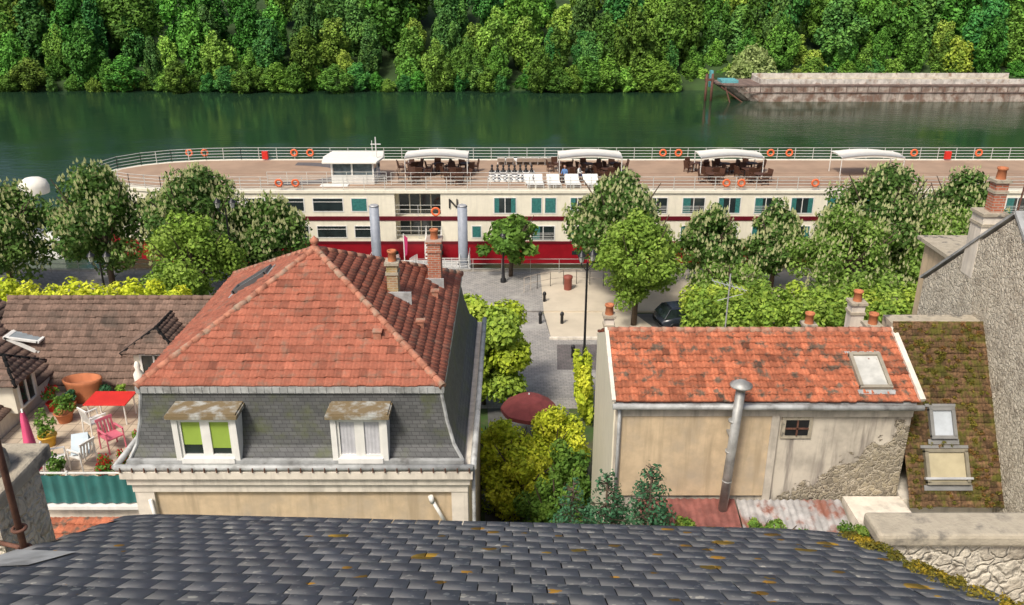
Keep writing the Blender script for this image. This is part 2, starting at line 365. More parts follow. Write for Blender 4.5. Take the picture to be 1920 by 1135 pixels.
# ------------------------------------------------------------------ barge
def hullpts(x0,x1,y0,y1,bow=9,flip=False,n=10):
    pts=[(x1,y0),(x1,y1)]; yc=(y0+y1)/2; hw=(y1-y0)/2
    for i in range(n+1):
        t=math.pi/2*(1-2*i/n); pts.append((x0+bow*(1-math.cos(t)),yc+hw*math.sin(t)))
    return pts
g=group('moored_barge')
mb=MB(); top=hullpts(35.5,91,150,158.5,6); bot=hullpts(40.5,90,150.1,158.4,4)
n=len(top); mb.add([(x,y,-.4) for x,y in bot]+[(x,y,2.6) for x,y in top],[list(range(n))[::-1],list(range(n,2*n))]+[(i,(i+1)%n,n+(i+1)%n,n+i) for i in range(n)])
mb.obj('hull',M('barge_rust_paint',(.44,.37,.31),.85,.3,scale=.8,col2=(.20,.12,.085),mask=(.42,.6),ms=.6,streak=.5),g)
mb=MB(); mb.prism(hullpts(35.4,91.1,149.9,158.6,6),2.6,2.85); 
for i in range(28): mb.box(39+i*1.85,39.12+i*1.85,149.9,149.99,1.6,2.6)
mb.box(40,90.5,149.9,149.98,1.5,1.65)
mb.obj('rubbing_strakes',M('barge_rust_dark',(.17,.12,.10),.9,.3,scale=1),g)
mb=MB(); mb.box(43,89,151.2,151.45,2.85,3.7); mb.box(43,89,157,157.25,2.85,4.0); mb.box(43,43.3,151.45,157,2.85,3.7)
for i in range(24): mb.box(44+i*1.9,44.15+i*1.9,151.05,151.2,2.85,3.7)
mb.obj('coaming',M('barge_grey',(.52,.49,.44),.8,.25,scale=1,col2=(.3,.22,.17),mask=(.5,.7),ms=.8),g)
MB().poly((43.3,151.5,3.1),(89,151.5,3.1),(89,157,3.1),(43.3,157,3.1)).obj('cargo_hold',M('barge_sand',(.44,.38,.24),.95,.2,scale=1.5,bmp=.5),g)
mb=MB(); mb.box(36.6,39.5,152.5,156,2.85,3.3); mb.box(34.4,34.9,152,153,2.2,5.0); mb.obj('bow_deckhouse',M('barge_blue',(.12,.36,.38),.6,.15),g)
mb=MB(); 
for x in(33.6,34.6): mb.cyl((x,151,-1),(x,151,4.6),.22,n=8)
mb.box(33.3,34.9,150.8,151.2,3.4,3.8); mb.cyl((36,150.2,2.5),(40,149.8,-.2),.12,n=6); mb.cyl((36.7,150,2.5),(37.6,149.4,-.2),.12,n=6); mb.cyl((91.5,150.5,-1),(91.5,150.5,4.8),.2,n=8); mb.obj('bow_fender_posts',m_rust,g)

# ------------------------------------------------------------------ cruise ship
S=group('river_cruise_ship')
X0,X1,Y0,Y1=-34.5,98,65.0,76.4
pts=hullpts(X0,X1,Y0,Y1,10)
MB().prism(pts,-.5,1.65).obj('hull',m_red,S)
core=hullpts(X0+.3,X1-.3,Y0+1.5,Y1-.05,9)
MB().prism(core,1.66,5.8).obj('superstructure_core',m_cream,S)
mb=MB()
mb.prism([(-9.2,65.02),(-9.2,66.5)]+[(x,y) for x,y in [( -24.5,66.5),(-24.5,65.02)]],1.655,5.8)
mb.box(-5.6,X1-.1,65.02,66.49,1.655,5.8)
mb.box(-9.2,-5.6,65.02,66.49,3.55,3.75); mb.box(-9.2,-5.6,65.02,66.49,1.655,2.0)
mb.obj('side_walls',m_cream,S)
mb=MB(); pp=[p for p in pts[2:]]; 
for a_,b_ in zip(pp[:-1],pp[1:]): mb.poly((a_[0],a_[1],1.66),(b_[0],b_[1],1.66),(b_[0],b_[1],5.8),(a_[0],a_[1],5.8))
mb.obj('bow_plating',m_cream,S)
MB().prism(hullpts(X0-.1,X1+.1,Y0-.1,Y1+.1,10),5.8,6.0).obj('deck_edge',m_cream,S)
MB().prism(hullpts(X0+.6,X1-.6,Y0+.75,Y1-.6,9.5),6.0,6.02).obj('sun_deck_floor',m_deck,S)
mb=MB(); mb.box(X0+10,X1,64.96,65.02,3.58,3.92); mb.box(X0+10,X1,64.96,65.02,1.66,1.86); mb.obj('side_stripes',m_dred,S)
mb=MB(); n=18
for i in range(n):
    t0=-math.pi/2+math.pi*i/n; t1=-math.pi/2+math.pi*(i+1)/n
    f=lambda t,r:(-19+r*1.5*math.cos(t),70.7+r*math.sin(t),6.03)
    mb.poly(f(t0,3.0),f(t0,4.2),f(t1,4.2),f(t1,3.0))
mb.obj('running_track',m_deckd,S)
mb=MB()
for y in (67.2,70.6): mb.box(-28,96,y,y+.06,6.02,6.032)
mb.box(3,96,66.6,68.6,6.02,6.035)
mb.obj('deck_lines',M('deck_lines',(.28,.18,.12),.8,.1),S)
fr=MB(); gl=MB(); te=MB(); 
def win(px0,px1,z0,z1,kind):
    x0=(px0-960)*.0419; x1=(px1-960)*.0419
    fr.box(x0-.07,x1+.07,64.985,65.02,z0-.07,z0); fr.box(x0-.07,x1+.07,64.985,65.02,z1,z1+.07)
    fr.box(x0-.07,x0,64.985,65.02,z0,z1); fr.box(x1,x1+.07,64.985,65.02,z0,z1)
    gl.box(x0,x1,65.0,65.015,z0,z1)
    w=x1-x0
    if kind==1:
        te.box(x0+.02,x0+w*.22,64.994,65.0,z0,z1); te.box(x1-w*.22,x1-.02,64.994,65.0,z0,z1)
        fr.box(x0+w*.5-.03,x0+w*.5+.03,64.985,65.0,z0,z1)
    if kind==2: te.box(x0+.02,x1-.02,64.994,65.0,z0,z1)
    if kind==3: fr.box(x0,x1,64.985,65.0,z0+(z1-z0)*.72,z0+(z1-z0)*.72+.04)
    if kind==4:
        te.box(x0+.02,x0+w*.35,64.994,65.0,z0,z1); fr.box(x0+w*.5-.03,x0+w*.5+.03,64.985,65.0,z0,z1)
        for k in range(4): fr.box(x0,x1,64.95,64.97,z0+.12+k*.14,z0+.14+k*.14)
for a_,b_,k_ in ((400,447,3),(462,497,3),(515,570,3),(588,643,3),(660,688,2)): win(a_,b_,4.35,5.35,k_)
for i,a_ in enumerate((927,1070,1140,1210,1280,1347,1415,1483,1550,1620,1690,1755,1820,1885,1960,2030)): win(a_,a_+(40 if a_!=1070 else 25),4.2,5.4,(1,4,1,4,4)[i%5])
win(997,1015,4.2,5.4,2); win(1022,1042,4.2,5.4,2)
for i,(a_,b_,k_) in enumerate(((532,575,3),(592,646,3),(663,700,3),(885,901,2),(930,950,2),(998,1040,4),(1070,1110,1),(1140,1180,1),(1210,1250,4),(1280,1320,1),(1345,1385,4),(1415,1455,1),(1483,1523,1),(1620,1660,1),(1755,1795,4),(1885,1925,1))): win(a_,b_,2.2 if a_<900 else 2.0,3.1,k_)
fr.obj('window_frames',m_white,S); gl.obj('window_glass',m_glass,S); te.obj('curtains',m_teal,S)
mb=MB()
for i in range(26): mb.box(-24+i*3.6,-23.5+i*3.6,64.975,65.0,.75,1.05)
mb.obj('portholes',m_glass,S)
mb=MB(); 
for zz in(2.02,3.78):
    for i in range(4): mb.box(-9.0+i*.85,-8.25+i*.85,66.44,66.49,zz,zz+1.55)
mb.obj('entrance_doors',m_glass,S)
def rail(mb,pts,h=1.05,bars=3,post=1.5,th=.035):
    for (a_,b_) in zip(pts[:-1],pts[1:]):
        a_=Vector(a_);b_=Vector(b_); L=(b_-a_).length; n=max(1,int(round(L/post)))
        for i in range(n+1):
            p=a_.lerp(b_,i/n); mb.box(p.x-th/2,p.x+th/2,p.y-th/2,p.y+th/2,p.z,p.z+h)
        for k in range(bars):
            z=Vector((0,0,h*(k+1)/bars)); mb.cyl(a_+z,b_+z,th*.55,n=5,caps=False)
mb=MB()
o_=[(x,y,6.0) for x,y in hullpts(X0+.1,X1-.1,Y0+.12,Y1-.12,10)]
rail(mb,o_[1:]+[o_[0]],bars=4,post=1.6,th=.045); rail(mb,[(-9.2,65.1,3.75),(-5.6,65.1,3.75)]); rail(mb,[(-9.2,65.1,2.0),(-5.6,65.1,2.0)])
rail(mb,[(-19.5,66.8,6),(-10,66.8,6)],bars=4); rail(mb,[(-9.6,66.6,6),(3,66.6,6)],bars=3)
mb.obj('railings',M('rail_paint',(.52,.52,.48),.5,.05),S)
mb=MB()
for px,far in ((357,1),(386,1),(553,1),(583,1),(1242,1),(1271,1),(1443,1),(1478,1),(1711,1),(1832,1),(527,0),(558,0),(1358,0),(1386,0),(1523,0),(1813,0)):
    if far: t=77.0; mb.torus(((px-960)/1600*t,76.2,6.62),.27,.08)
    else: t=67; mb.torus(((px-960)/1600*t,65.02,6.6),.25,.08)
mb.torus((-6,65.0,4.3),.3,.08)
mb.obj('life_rings',m_orange,S)
mb=MB()
for px in(500,1772): mb.box((px-960)/1600*77-.25,(px-960)/1600*77+.25,75.8,76.1,6.1,6.8)
mb.obj('equipment_boxes',m_redp,S)
mb=MB(); mb.box(-14.4,-11.0,66.9,70.2,6.02,6.75); 
for x,y in((-14.4,66.9),(-11.12,66.9),(-14.4,70.08),(-11.12,70.08),(-12.8,66.9)): mb.box(x,x+.12,y,y+.12,6.75,7.75)
mb.box(-14.4,-11,70.08,70.2,6.75,7.0); mb.box(-15.2,-13.0,66.0,66.8,6.02,6.1)
mb.cyl((-10.9,68,6),(-10.9,68,9.6),.05,n=6); mb.cyl((-11.3,68.6,7.8),(-11.3,68.6,9.2),.03,n=6); mb.box(-11.3,-10.5,67.97,68.03,9,9.06)
mb.obj('wheelhouse',m_white,S)
MB().box(-14.25,-11.15,67.05,70.05,6.76,7.74).obj('wheelhouse_glass',M('wh_glass',(.10,.13,.14),.1,.3,spec=.8),S)
mb=MB(); mb.prism([(-15,66.5),(-10.7,66.5),(-10.4,68.5),(-10.7,70.7),(-15,70.7),(-15.3,68.5)],7.75,7.92); mb.obj('wheelhouse_roof',m_fabric,S,bevel=.05)
for px in (820,1105,1366,1625):
    cx=(px-960)/1600*71; mb=MB(); n=10; A=[];w_=2.6
    for i in range(n+1):
        x=cx-w_+2*w_*i/n; z=7.75+.22*math.sin(math.pi*i/n)
        A.append((x,z))
    vs=[(x,69.0,z-.05) for x,z in A]+[(x,70.3,z+.08) for x,z in A]+[(x,71.6,z-.05) for x,z in A]+[(x,68.98,z-.22) for x,z in A]
    fs=[(i,i+1,n+2+i,n+1+i) for i in range(n)]+[(n+1+i,n+2+i,2*n+3+i,2*n+2+i) for i in range(n)]+[(i,i+1,3*n+4+i,3*n+3+i) for i in range(n)]
    mb.add(vs,fs,True); mb.obj('sun_canopy',m_fabric,S)
    mb=MB()
    for x in(cx-w_+.05,cx+w_-.05):
        for y in(69.05,71.55): mb.cyl((x,y,6),(x*1.0,y,7.75),.035,n=6)
        mb.cyl((x,69.05,7.72),(x,71.55,7.72),.03,n=6)
    mb.obj('canopy_frame',m_white,S)
def meshof(mb,name,mat):
    me=bpy.data.meshes.new(name); me.from_pydata(mb.v,[],mb.f); me.polygons.foreach_set("use_smooth",mb.sm); me.materials.append(mat); return me
def place(me,name,x,y,z,r=0,s=1):
    o=bpy.data.objects.new(name,me); link(o); o.location=(x,y,z); o.rotation_euler=(0,0,r); o.scale=(s,s,s); return o
c=MB(); c.box(-.28,.28,-.26,.26,.40,.46)
c.obox((0,.28,.72),(.56,.06,.6),Matrix.Rotation(-.18,3,'X'))
for x in(-.27,.27):
    c.box(x-.03,x+.03,-.24,.26,.62,.66)
    for y in(-.22,.22): c.box(x-.025,x+.025,y-.025,y+.025,0,.64)
me_chair=meshof(c,'deck_chair',m_brownf)
c=MB(); c.cyl((0,0,.70),(0,0,.74),.5,n=16); c.cyl((0,0,.03),(0,0,.7),.05,n=8); c.cyl((0,0,0),(0,0,.03),.28,n=12)
me_table=meshof(c,'deck_table',m_brownf)
rr=random.Random(4)
for px in (820,1105,1366):
    cx=(px-960)/1600*71
    for tx,ty in ((-1.5,69.6),(1.4,69.4),(0,71.2),(-1.9,67.6),(1.9,67.5),(2.3,71.4),(-2.4,71.5)):
        if px==1105 and tx==-1.9: continue
        place(me_table,'deck_table',cx+tx,ty,6.02)
        for k in range(4):
            a=k*math.pi/2+rr.random()*.6; place(me_chair,'deck_chair',cx+tx+.8*math.cos(a),ty+.8*math.sin(a),6.02,a-math.pi/2)
c=MB(); c.box(-.33,.33,-.7,.6,.28,.34); c.obox((0,.88,.52),(.66,.66,.05),Matrix.Rotation(.75,3,'X'))
for x in(-.3,.3):
    for y in(-.6,.5): c.box(x-.03,x+.03,y-.03,y+.03,0,.3)
me_l=meshof(c,'sun_lounger',m_white)
for px in (940,955,972,985,1000,1012,1026): place(me_l,'sun_lounger',(px-960)/1600*76,74.5,6.02,math.pi+rr.random()*.2)
for px in (994,1011,1034,1043,1068,1080,1106,1116): place(me_l,'sun_lounger',(px-960)/1600*67.5,66.2,6.02,rr.random()*.2)
G=group('giant_chess_set')
bl=MB(); wh=MB()
for i in range(8):
    for j in range(2):
        for mbx,yy in((bl,71.2+j*.45),(wh,67.9+j*.45)):
            h=.55 if (j==(1 if mbx is bl else 0)) else .4; x=-1.7+i*.48
            mbx.lathe((x,yy,6.03),[(.16,0),(.15,.06),(.07,.14),(.05,h*.6),(.11,h*.66),(.1,h*.85),(.02,h)],8)
for i in range(8):
    for j in range(8): (bl if (i+j)%2 else wh).box(-1.94+i*.48,-1.46+i*.48,67.7+j*.5,68.2+j*.5,6.02,6.026)
bl.obj('black_pieces',m_black,G); wh.obj('white_pieces',m_white,G)
cu=bpy.data.curves.new('ship_letter','FONT'); cu.body='N'; cu.size=1.1; cu.extrude=.02; cu.align_x='CENTER'
o=bpy.data.objects.new('ship_letter',cu); link(o,S); o.location=(-4.6,64.93,4.6); o.rotation_euler=(rad(90),0,0); cu.materials.append(m_black)
for x in(-10.4,-3.75):
    g=group('mooring_pile'); mb=MB(); mb.cyl((x,62.3,-2),(x,62.3,5.5),.37,n=16); mb.obj('pile',m_pole,g)
    mb=MB(); mb.torus((x,62.3,.8),.5,.09,axis='z'); mb.cyl((x,62.3,5.5),(x,62.3,5.6),.4,.3,n=16); mb.obj('collar',m_steel,g)
g=group('landing_stage')
MB().box(-10.9,-3.2,60.3,63.6,-.3,.75).obj('pontoon',m_zinc,g)
mb=MB(); rail(mb,[(-10.8,60.4,.75),(-3.3,60.4,.75),(-3.3,63.5,.75)],post=.8); rail(mb,[(-10.8,60.4,.75),(-10.8,63.5,.75)])
mb.add([(-8.6,57,2.1),(-7.2,57,2.1),(-7.2,61.5,.9),(-8.6,61.5,.9)],[(0,1,2,3)]); rail(mb,[(-8.6,57,2.1),(-8.6,61.5,.9)],post=.6); rail(mb,[(-7.2,57,2.1),(-7.2,61.5,.9)],post=.6)
for i in range(6): mb.box(-6.8,-5.6,63.4+i*.28,63.7+i*.28,.9+i*.2,.98+i*.2)
rail(mb,[(-6.8,63.4,.9),(-6.8,65.0,2.1)]); rail(mb,[(-5.6,63.4,.9),(-5.6,65.0,2.1)]); rail(mb,[(-6.2,61,.75),(-4,61,.75),(-4,62.8,.75)],post=.5)
mb.obj('gangway_railings',m_white,g)
g=group('flag_pole'); mb=MB(); mb.cyl((-7.9,59.5,.7),(-7.9,59.5,4.2),.04,n=6); mb.obj('pole',m_white,g)
mb=MB(); mb.add([(-7.9,59.5,4.1),(-7.6,59.45,3.9),(-7.7,59.5,2.6),(-7.9,59.5,2.4)],[(0,1,2,3)]); mb.obj('flag_cloth',M('magenta_cloth',(.45,.03,.12),.8,.1),g)
g=group('moored_white_boat')
mb=MB(); mb.prism(hullpts(-52,-36.5,66,69.5,3),-.3,1.6); mb.box(-48,-40,66.6,69,1.6,4.8); mb.obj('boat_hull',m_white,g)
mb=MB(); mb.lathe((-39.2,68.5,4.9),[(1.1,0),(1.15,.6),(1.0,1.0),(.6,1.25),(0,1.35)],16); mb.obj('radar_dome',m_fabric,g)
mb=MB(); rail(mb,[(-48,66.6,4.8),(-40,66.6,4.8)],post=1); mb.obj('boat_rail',m_steel,g)

# ------------------------------------------------------------------ promenade railing and street furniture
mb=MB(); rail(mb,[(-60,56.8,2.12),(-9,56.8,2.12)],post=2,bars=3); rail(mb,[(-6.8,56.8,2.12),(60,56.8,2.12)],post=2,bars=3)
mb.obj('quay_railing',M('rail_grey',(.42,.42,.4),.5,.1))
mb=MB()
pr=[(.8+ i*.9, 54.6-((i-4)/4)**2*1.6,2.12) for i in range(9)]
rail(mb,pr,post=.7,bars=2); mb.obj('curved_handrail',M('wood_rail',(.42,.36,.3),.7,.2))
m_lan=M('lantern',(.5,.5,.45),.2,.1)
def lamp(x,y,z,h,arms=((-.45,0),(.45,0))):
    g=group('street_lamp'); mb=MB()
    mb.lathe((x,y,z),[(.2,0),(.2,.25),(.12,.35),(.1,1.0),(.07,1.1),(.06,h*.6),(.055,h)],12)
    for ax,ay in arms:
        mb.cyl((x,y,z+h-.5),(x+ax,y+ay,z+h-.15),.025,n=6); mb.cyl((x+ax,y+ay,z+h-.15),(x+ax,y+ay,z+h-.0),.03,n=6)
        mb.lathe((x+ax,y+ay,z+h),[(.04,.0),(.11,.03)],8); mb.lathe((x+ax,y+ay,z+h+.38),[(.24,0),(.2,.06),(.06,.2),(.02,.3)],8)
        for k in range(4):
            a=k*math.pi/2; mb.cyl((x+ax+.1*math.cos(a),y+ay+.1*math.sin(a),z+h+.03),(x+ax+.19*math.cos(a),y+ay+.19*math.sin(a),z+h+.38),.012,n=4)
    mb.obj('post',m_black,g)
    mb=MB()
    for ax,ay in arms: mb.lathe((x+ax,y+ay,z+h),[(.1,.03),(.18,.38)],8)
    mb.obj('lantern_glass',m_lan,g)
lamp(3.95,42.3,2.03,5.9,((-.3,0),(.3,.25)))
lamp(-23.6,46.2,2.0,4.6); lamp(-.6,55,2.1,3.0,((0,0.01),)); lamp(-17.5,50.5,2.1,6.5)
for x,y in ((1.73,48.0),(3.05,48.0),(3.4,43.2),(6.3,43.0),(2.1,51.4)):
    g=group('bollard'); MB().lathe((x,y,2.02),[(.1,0),(.09,.5),(.12,.55),(.13,.62),(.09,.74),(0,.8)],10).obj('post',m_black,g)
g=group('litter_bin'); MB().lathe((3.75,53.6,2.12),[(.26,0),(.28,.75),(.31,.8),(.31,.95),(.2,1.0),(0,1.0)],14).obj('bin_body',M('brown_bin',(.25,.07,.05),.6,.1),g)

# ------------------------------------------------------------------ cars, parasol
def car(x,y,z,rot,col):
    g=group('parked_car'); paint=M('car_paint',col,.25,.05,spec=.6)
    st=[(-2.05,.45,.62,.70),(-1.95,.25,.85,.80),(-1.3,.22,.93,.86),(-.4,.2,.95,.88),(.8,.2,.93,.88),(1.5,.22,.86,.84),(1.95,.28,.7,.76),(2.1,.4,.58,.62)]
    mb=MB(); vs=[];n=8
    for X,zb,zt,hw in st:
        vs+=[(X,-hw*.9,zb),(X,-hw,zb+.2),(X,-hw,zt-.15),(X,-hw*.88,zt),(X,hw*.88,zt),(X,hw,zt-.15),(X,hw,zb+.2),(X,hw*.9,zb)]
    fs=[(k*n+i,k*n+(i+1)%n,(k+1)*n+(i+1)%n,(k+1)*n+i) for k in range(len(st)-1) for i in range(n)]+[tuple(range(n)),tuple(range((len(st)-1)*n,len(st)*n))]
    mb.add(vs,fs,True); b1=mb
    gh=MB()
    gh.add([(-1.9,-.76,.9),(1.15,-.76,.9),(1.15,.76,.9),(-1.9,.76,.9),(-1.5,-.6,1.42),(.35,-.6,1.42),(.35,.6,1.42),(-1.5,.6,1.42)],[(0,1,5,4),(1,2,6,5),(2,3,7,6),(3,0,4,7)])
    b1.add([(-1.52,-.62,1.41),(.37,-.62,1.41),(.37,.62,1.41),(-1.52,.62,1.41),(-1.35,-.5,1.48),(.2,-.5,1.48),(.2,.5,1.48),(-1.35,.5,1.48)],[(0,1,5,4),(1,2,6,5),(2,3,7,6),(3,0,4,7),(4,5,6,7)])
    for s in(-1,1):
        for xa,xb in(((-1.9,-1.5)),(-.55,-.5),(1.15,.35)): b1.cyl((xa,.765*s,.9),(xb,.61*s,1.42),.035,n=5)
    wh=MB()
    for X in(-1.3,1.3):
        for s in(-1,1): wh.cyl((X,s*.68,.32),(X,s*.9,.32),.32,n=16)
    R=Matrix.Rotation(rot,4,'Z'); R.translation=Vector((x,y,z))
    for mbb,nm,mt in((b1,'body',paint),(gh,'windows',m_glass),(wh,'wheels',m_black)):
        o=mbb.obj(nm,mt,g)
    hl=MB()
    for s in(-1,1): hl.obox((2.0,s*.52,.62),(.12,.25,.12)); 
    hl.obj('headlights',m_white,g)
    g.matrix_world=R
car(10.7,47.7,2.01,rad(14),(.02,.025,.035)); car(18,47.6,2.01,0,(.3,.3,.32)); car(-30,47,2.01,0,(.25,.25,.27))
car(1.1,23.6,2.98,rad(85),(.02,.03,.06))
g=group('red_parasol'); mb=MB(); n=8; c0=(.75,33.3); vs=[(c0[0],c0[1],4.95)]
for r,z in((.6,4.75),(1.25,4.3),(1.25,4.12)):
    for i in range(n*2):
        a=math.pi*i/n; q=r*(1 if i%2==0 else .955); vs.append((c0[0]+q*math.cos(a),c0[1]+q*math.sin(a),z))
m2=2*n; fs=[(0,1+i,1+(i+1)%m2) for i in range(m2)]+[(1+k*m2+i,1+k*m2+(i+1)%m2,1+(k+1)*m2+(i+1)%m2,1+(k+1)*m2+i) for k in range(2) for i in range(m2)]
mb.add(vs,fs); mb.obj('parasol_canopy',M('dull_red_cloth',(.26,.06,.055),.8,.15),g); MB().cyl((c0[0],c0[1],2.3),(c0[0],c0[1],5.0),.03,n=8).obj('pole',m_white,g)

# ------------------------------------------------------------------ trees
sd=[0]
def T(name,x,y,h,w,pal,n,**k):
    sd[0]+=1; return tree(name,x,y,2.0,h,w,pal,n,seed=200+sd[0],**k)
CH=[(.075,.155,.03),(.10,.19,.04),(.14,.23,.05),(.055,.12,.025)]
FC=(.58,.60,.32)
for x,y,h,w,nn in ((-33.5,53.5,8.4,8,11000),(-27,54,9.2,7.6,12500),(-20.6,53.5,9.2,8.4,14000),(-15.9,54.3,6.9,5.8,8000),(7.0,53.5,8.7,7.8,13000),(13.2,54,6.3,5.0,8000),(17.5,54,6.3,4.8,8000),(23.8,53.5,9.3,8.6,14000),(29.6,54,8.6,7.2,10500),(-39,54,8,7,5000),(36,54,8,7,5000)):
    T('chestnut_tree',x,y,h,w,CH,nn,leaf=.14,flowers=int(nn*.10),cone=.8,k=64,sub=.23,fcol=FC,fsize=.25,low=.12)
T('linden_tree',-19.3,48.5,7.2,6.6,P_light,13000,leaf=.115,cone=.7,k=60,sub=.23,low=.1)
T('linden_tree',7.4,47.8,7.6,6.0,P_light,12500,leaf=.115,cone=.8,k=60,sub=.23)
PL=[(.17,.29,.05),(.23,.36,.07),(.13,.23,.04)]
T('linden_tree',20.5,49.5,7.2,7.8,PL,13000,leaf=.125,flowers=900,cone=.7,k=60,sub=.23,fcol=FC,low=.08)
T('linden_tree',27.0,50.5,7.2,7.0,PL,11500,leaf=.125,flowers=800,cone=.7,k=60,sub=.23,fcol=FC,low=.08)
T('linden_tree',13.5,50.0,3.6,5.0,PL,5500,leaf=.12,flowers=300,cone=.3,fcol=FC,low=.05)
T('young_tree',-.1,56.2,5.1,5.0,P_mid,2000,leaf=.2,k=20,sub=.22,cone=.5)
def hedge(name,x0,x1,y0,y1,z0,z1,pal,n,seed,leaf=.13):
    rng=np.random.default_rng(seed); g=group(name); bl=[]
    nx=max(2,int((x1-x0)/1.1)); ny=max(2,int((y1-y0)/1.1)); nz=max(1,int((z1-z0)/1.3))
    for i in range(nx):
        for j in range(ny):
            for k in range(nz):
                bl.append((x0+(x1-x0)*(i+.5)/nx+rng.normal()*.14,y0+(y1-y0)*(j+.5)/ny+rng.normal()*.1,z0+(z1-z0)*(k+.5)/nz+rng.normal()*.14,(x1-x0)/nx*.62,(y1-y0)/ny*.62,(z1-z0)/nz*.6))
    leafcloud('foliage',bl,n,leaf,pal,m_leaf,g,rng=rng,shell=.22)
    mb=MB()
    for i in range(max(1,int((x1-x0)/3.5))):
        x=x0+1.5+i*3.5; yy=(y0+y1)/2; mb.cyl((x,yy,gz(yy)),(x,yy,z0+.5),.12,.1,8); mb.cyl((x,yy,z0+.3),(x+.6,yy,z1-.5),.07,.03,6)
    mb.obj('trunks',m_bark,g)
hedge('pleached_lime_hedge',9.9,24.0,42,46,2.4,5.5,P_light+P_ygr,28000,31)
hedge('pleached_lime_hedge',-2.9,.35,35.5,39.5,3.2,7.3,P_yel[2:]+P_ygr,16000,32)
hedge('pleached_lime_hedge',-29,-18.2,42,45.5,3.6,5.75,P_yel,15000,33)
hedge('pleached_lime_hedge',3.1,3.8,35,38,2.4,5.0,P_yel,1800,34)
def bush(name,x,y,z0,h,w,pal,n,seed,leaf=.11,**k):
    return tree(name,x,y,z0,h,w,pal,n,leaf=leaf,seed=seed,low=.02,**k)
bush('golden_shrub',-.5,28.5,2.6,4.1,3.4,P_yel,9000,41,sub=.24,leaf=.08,k=44)
bush('golden_shrub',1.7,29.6,2.6,4.0,3.0,P_yel,9000,42,sub=.24,leaf=.08,k=44)
bush('golden_shrub',.4,27,2.7,3.7,3.4,P_yel,9000,43,sub=.24,leaf=.08,k=44)
bush('garden_shrub',1.4,24.6,2.9,4.0,2.7,P_mid+P_light[2:],10000,44,leaf=.07,sub=.24)
bush('garden_shrub',2.0,26.4,2.9,4.0,2.2,P_mid+P_light[2:],6000,45,leaf=.09,sub=.26)
bush('garden_shrub',-.6,21.0,3.1,3.4,1.9,P_mid,6000,46,leaf=.07,flowers=150,fcol=(.5,.1,.25),fsize=.12)
bush('garden_shrub',2.0,18.9,3.3,5.6,1.6,P_mid,5000,47,leaf=.07)
def conifer(x,y,z0,h,w,n,seed):
    rng=np.random.default_rng(seed); g=group('conifer_tree'); mb=MB(); mb.cyl((x,y,z0),(x,y,z0+h*.97),.12,.02,8)
    bl=[]
    for i in range(30):
        f=i/30; z=z0+h*(.25+.75*f); r=w/2*(1-f)**.75+.08
        for k in range(6):
            a=rng.random()*6.28; bl.append((x+math.cos(a)*r*.6,y+math.sin(a)*r*.6,z,r*.48,r*.48,.2))
            mb.cyl((x,y,z),(x+math.cos(a)*r*.8,y+math.sin(a)*r*.8,z+.05),.02,.008,4)
    mb.obj('trunk',m_bark,g)
    leafcloud('needles',bl,n,.045,P_con,m_leaf,g,rng=rng,shell=.3)
conifer(3.3,17.2,3.3,8.4,3.4,20000,51); conifer(2.3,17.5,3.3,8.0,3.4,17000,52); conifer(1.55,18.3,3.3,7.2,3.0,11000,53)

# ------------------------------------------------------------------ roof tile generator
def tiles(name,O,U,V,L,R,length,mat,parent,e=.3,w=.24,amp=.028,step=.05,seed=1,var=.16,warp=.012):
    rng=np.random.default_rng(seed); O=np.array(O,float);U=np.array(U,float);V=np.array(V,float);U/=np.linalg.norm(U);V/=np.linalg.norm(V);N=np.cross(U,V)
    if N[2]<0: N=-N
    prof=[0,.9,1,.25,.6,.15]; VV=[];FF=[];CC=[]
    rows=int(math.ceil(length/e))
    xmin=min(L(0),L(length)); xmax=max(R(0),R(length)); n=int((xmax-xmin)/(w/6))+2
    tint={}
    for i in range(rows):
        v0=i*e; v1=min((i+1)*e+.015,length)
        base=len(VV)
        for j in range(n):
            x=xmin+j*w/6; h=prof[j%6]*amp
            x0=min(max(x,L(v0)),R(v0)); x1=min(max(x,L(v1)),R(v1))
            k=(i,(j)//6)
            if k not in tint: tint[k]=(1+rng.normal()*var*.6-(.3 if rng.random()<.05 else 0), rng.normal()*.006)
            q,tl=tint[k]; q=max(.35,q); wv=warp*math.sin(x*1.3+i*.7)+tl
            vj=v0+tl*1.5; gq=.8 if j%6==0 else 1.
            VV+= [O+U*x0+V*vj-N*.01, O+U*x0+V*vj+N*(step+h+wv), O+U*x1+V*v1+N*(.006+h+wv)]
            CC+=[(q*.22,q*.2,q*.2),(q*gq,q*gq,q*gq),(q*.8*gq,q*.77*gq,q*.77*gq)]  # riser feet darkened in vertex colour: painted shadow line under each tile row
            if j>0:
                b=base+3*j
                ox0=min(max(x-w/6,L(v0)),R(v0)); ox1=min(max(x-w/6,L(v1)),R(v1))
                if abs(ox0-x0)<1e-6 and abs(ox1-x1)<1e-6: continue
                FF+=[(b-3,b,b+1,b-2),(b-2,b+1,b+2,b-1)]
    return npmesh(name,VV,FF,np.array(CC),mat,parent)
def tri_tiles(name,P0,P1,A,mat,parent,**k):
    P0,P1,A=map(lambda p:np.array(p,float),(P0,P1,A)); U=P1-P0; W=np.linalg.norm(U); U/=W; au=np.dot(A-P0,U); foot=P0+U*au; V=A-foot; H=np.linalg.norm(V)
    return tiles(name,P0,U,V/H,lambda v:au*v/H,lambda v:W-(W-au)*v/H,H,mat,parent,**k)
def quad_tiles(name,P0,P1,Q0,mat,parent,**k):
    P0,P1,Q0=map(lambda p:np.array(p,float),(P0,P1,Q0)); U=P1-P0; W=np.linalg.norm(U); V=Q0-P0; H=np.linalg.norm(V)
    return tiles(name,P0,U,V,lambda v:0,lambda v:W,H,mat,parent,**k)
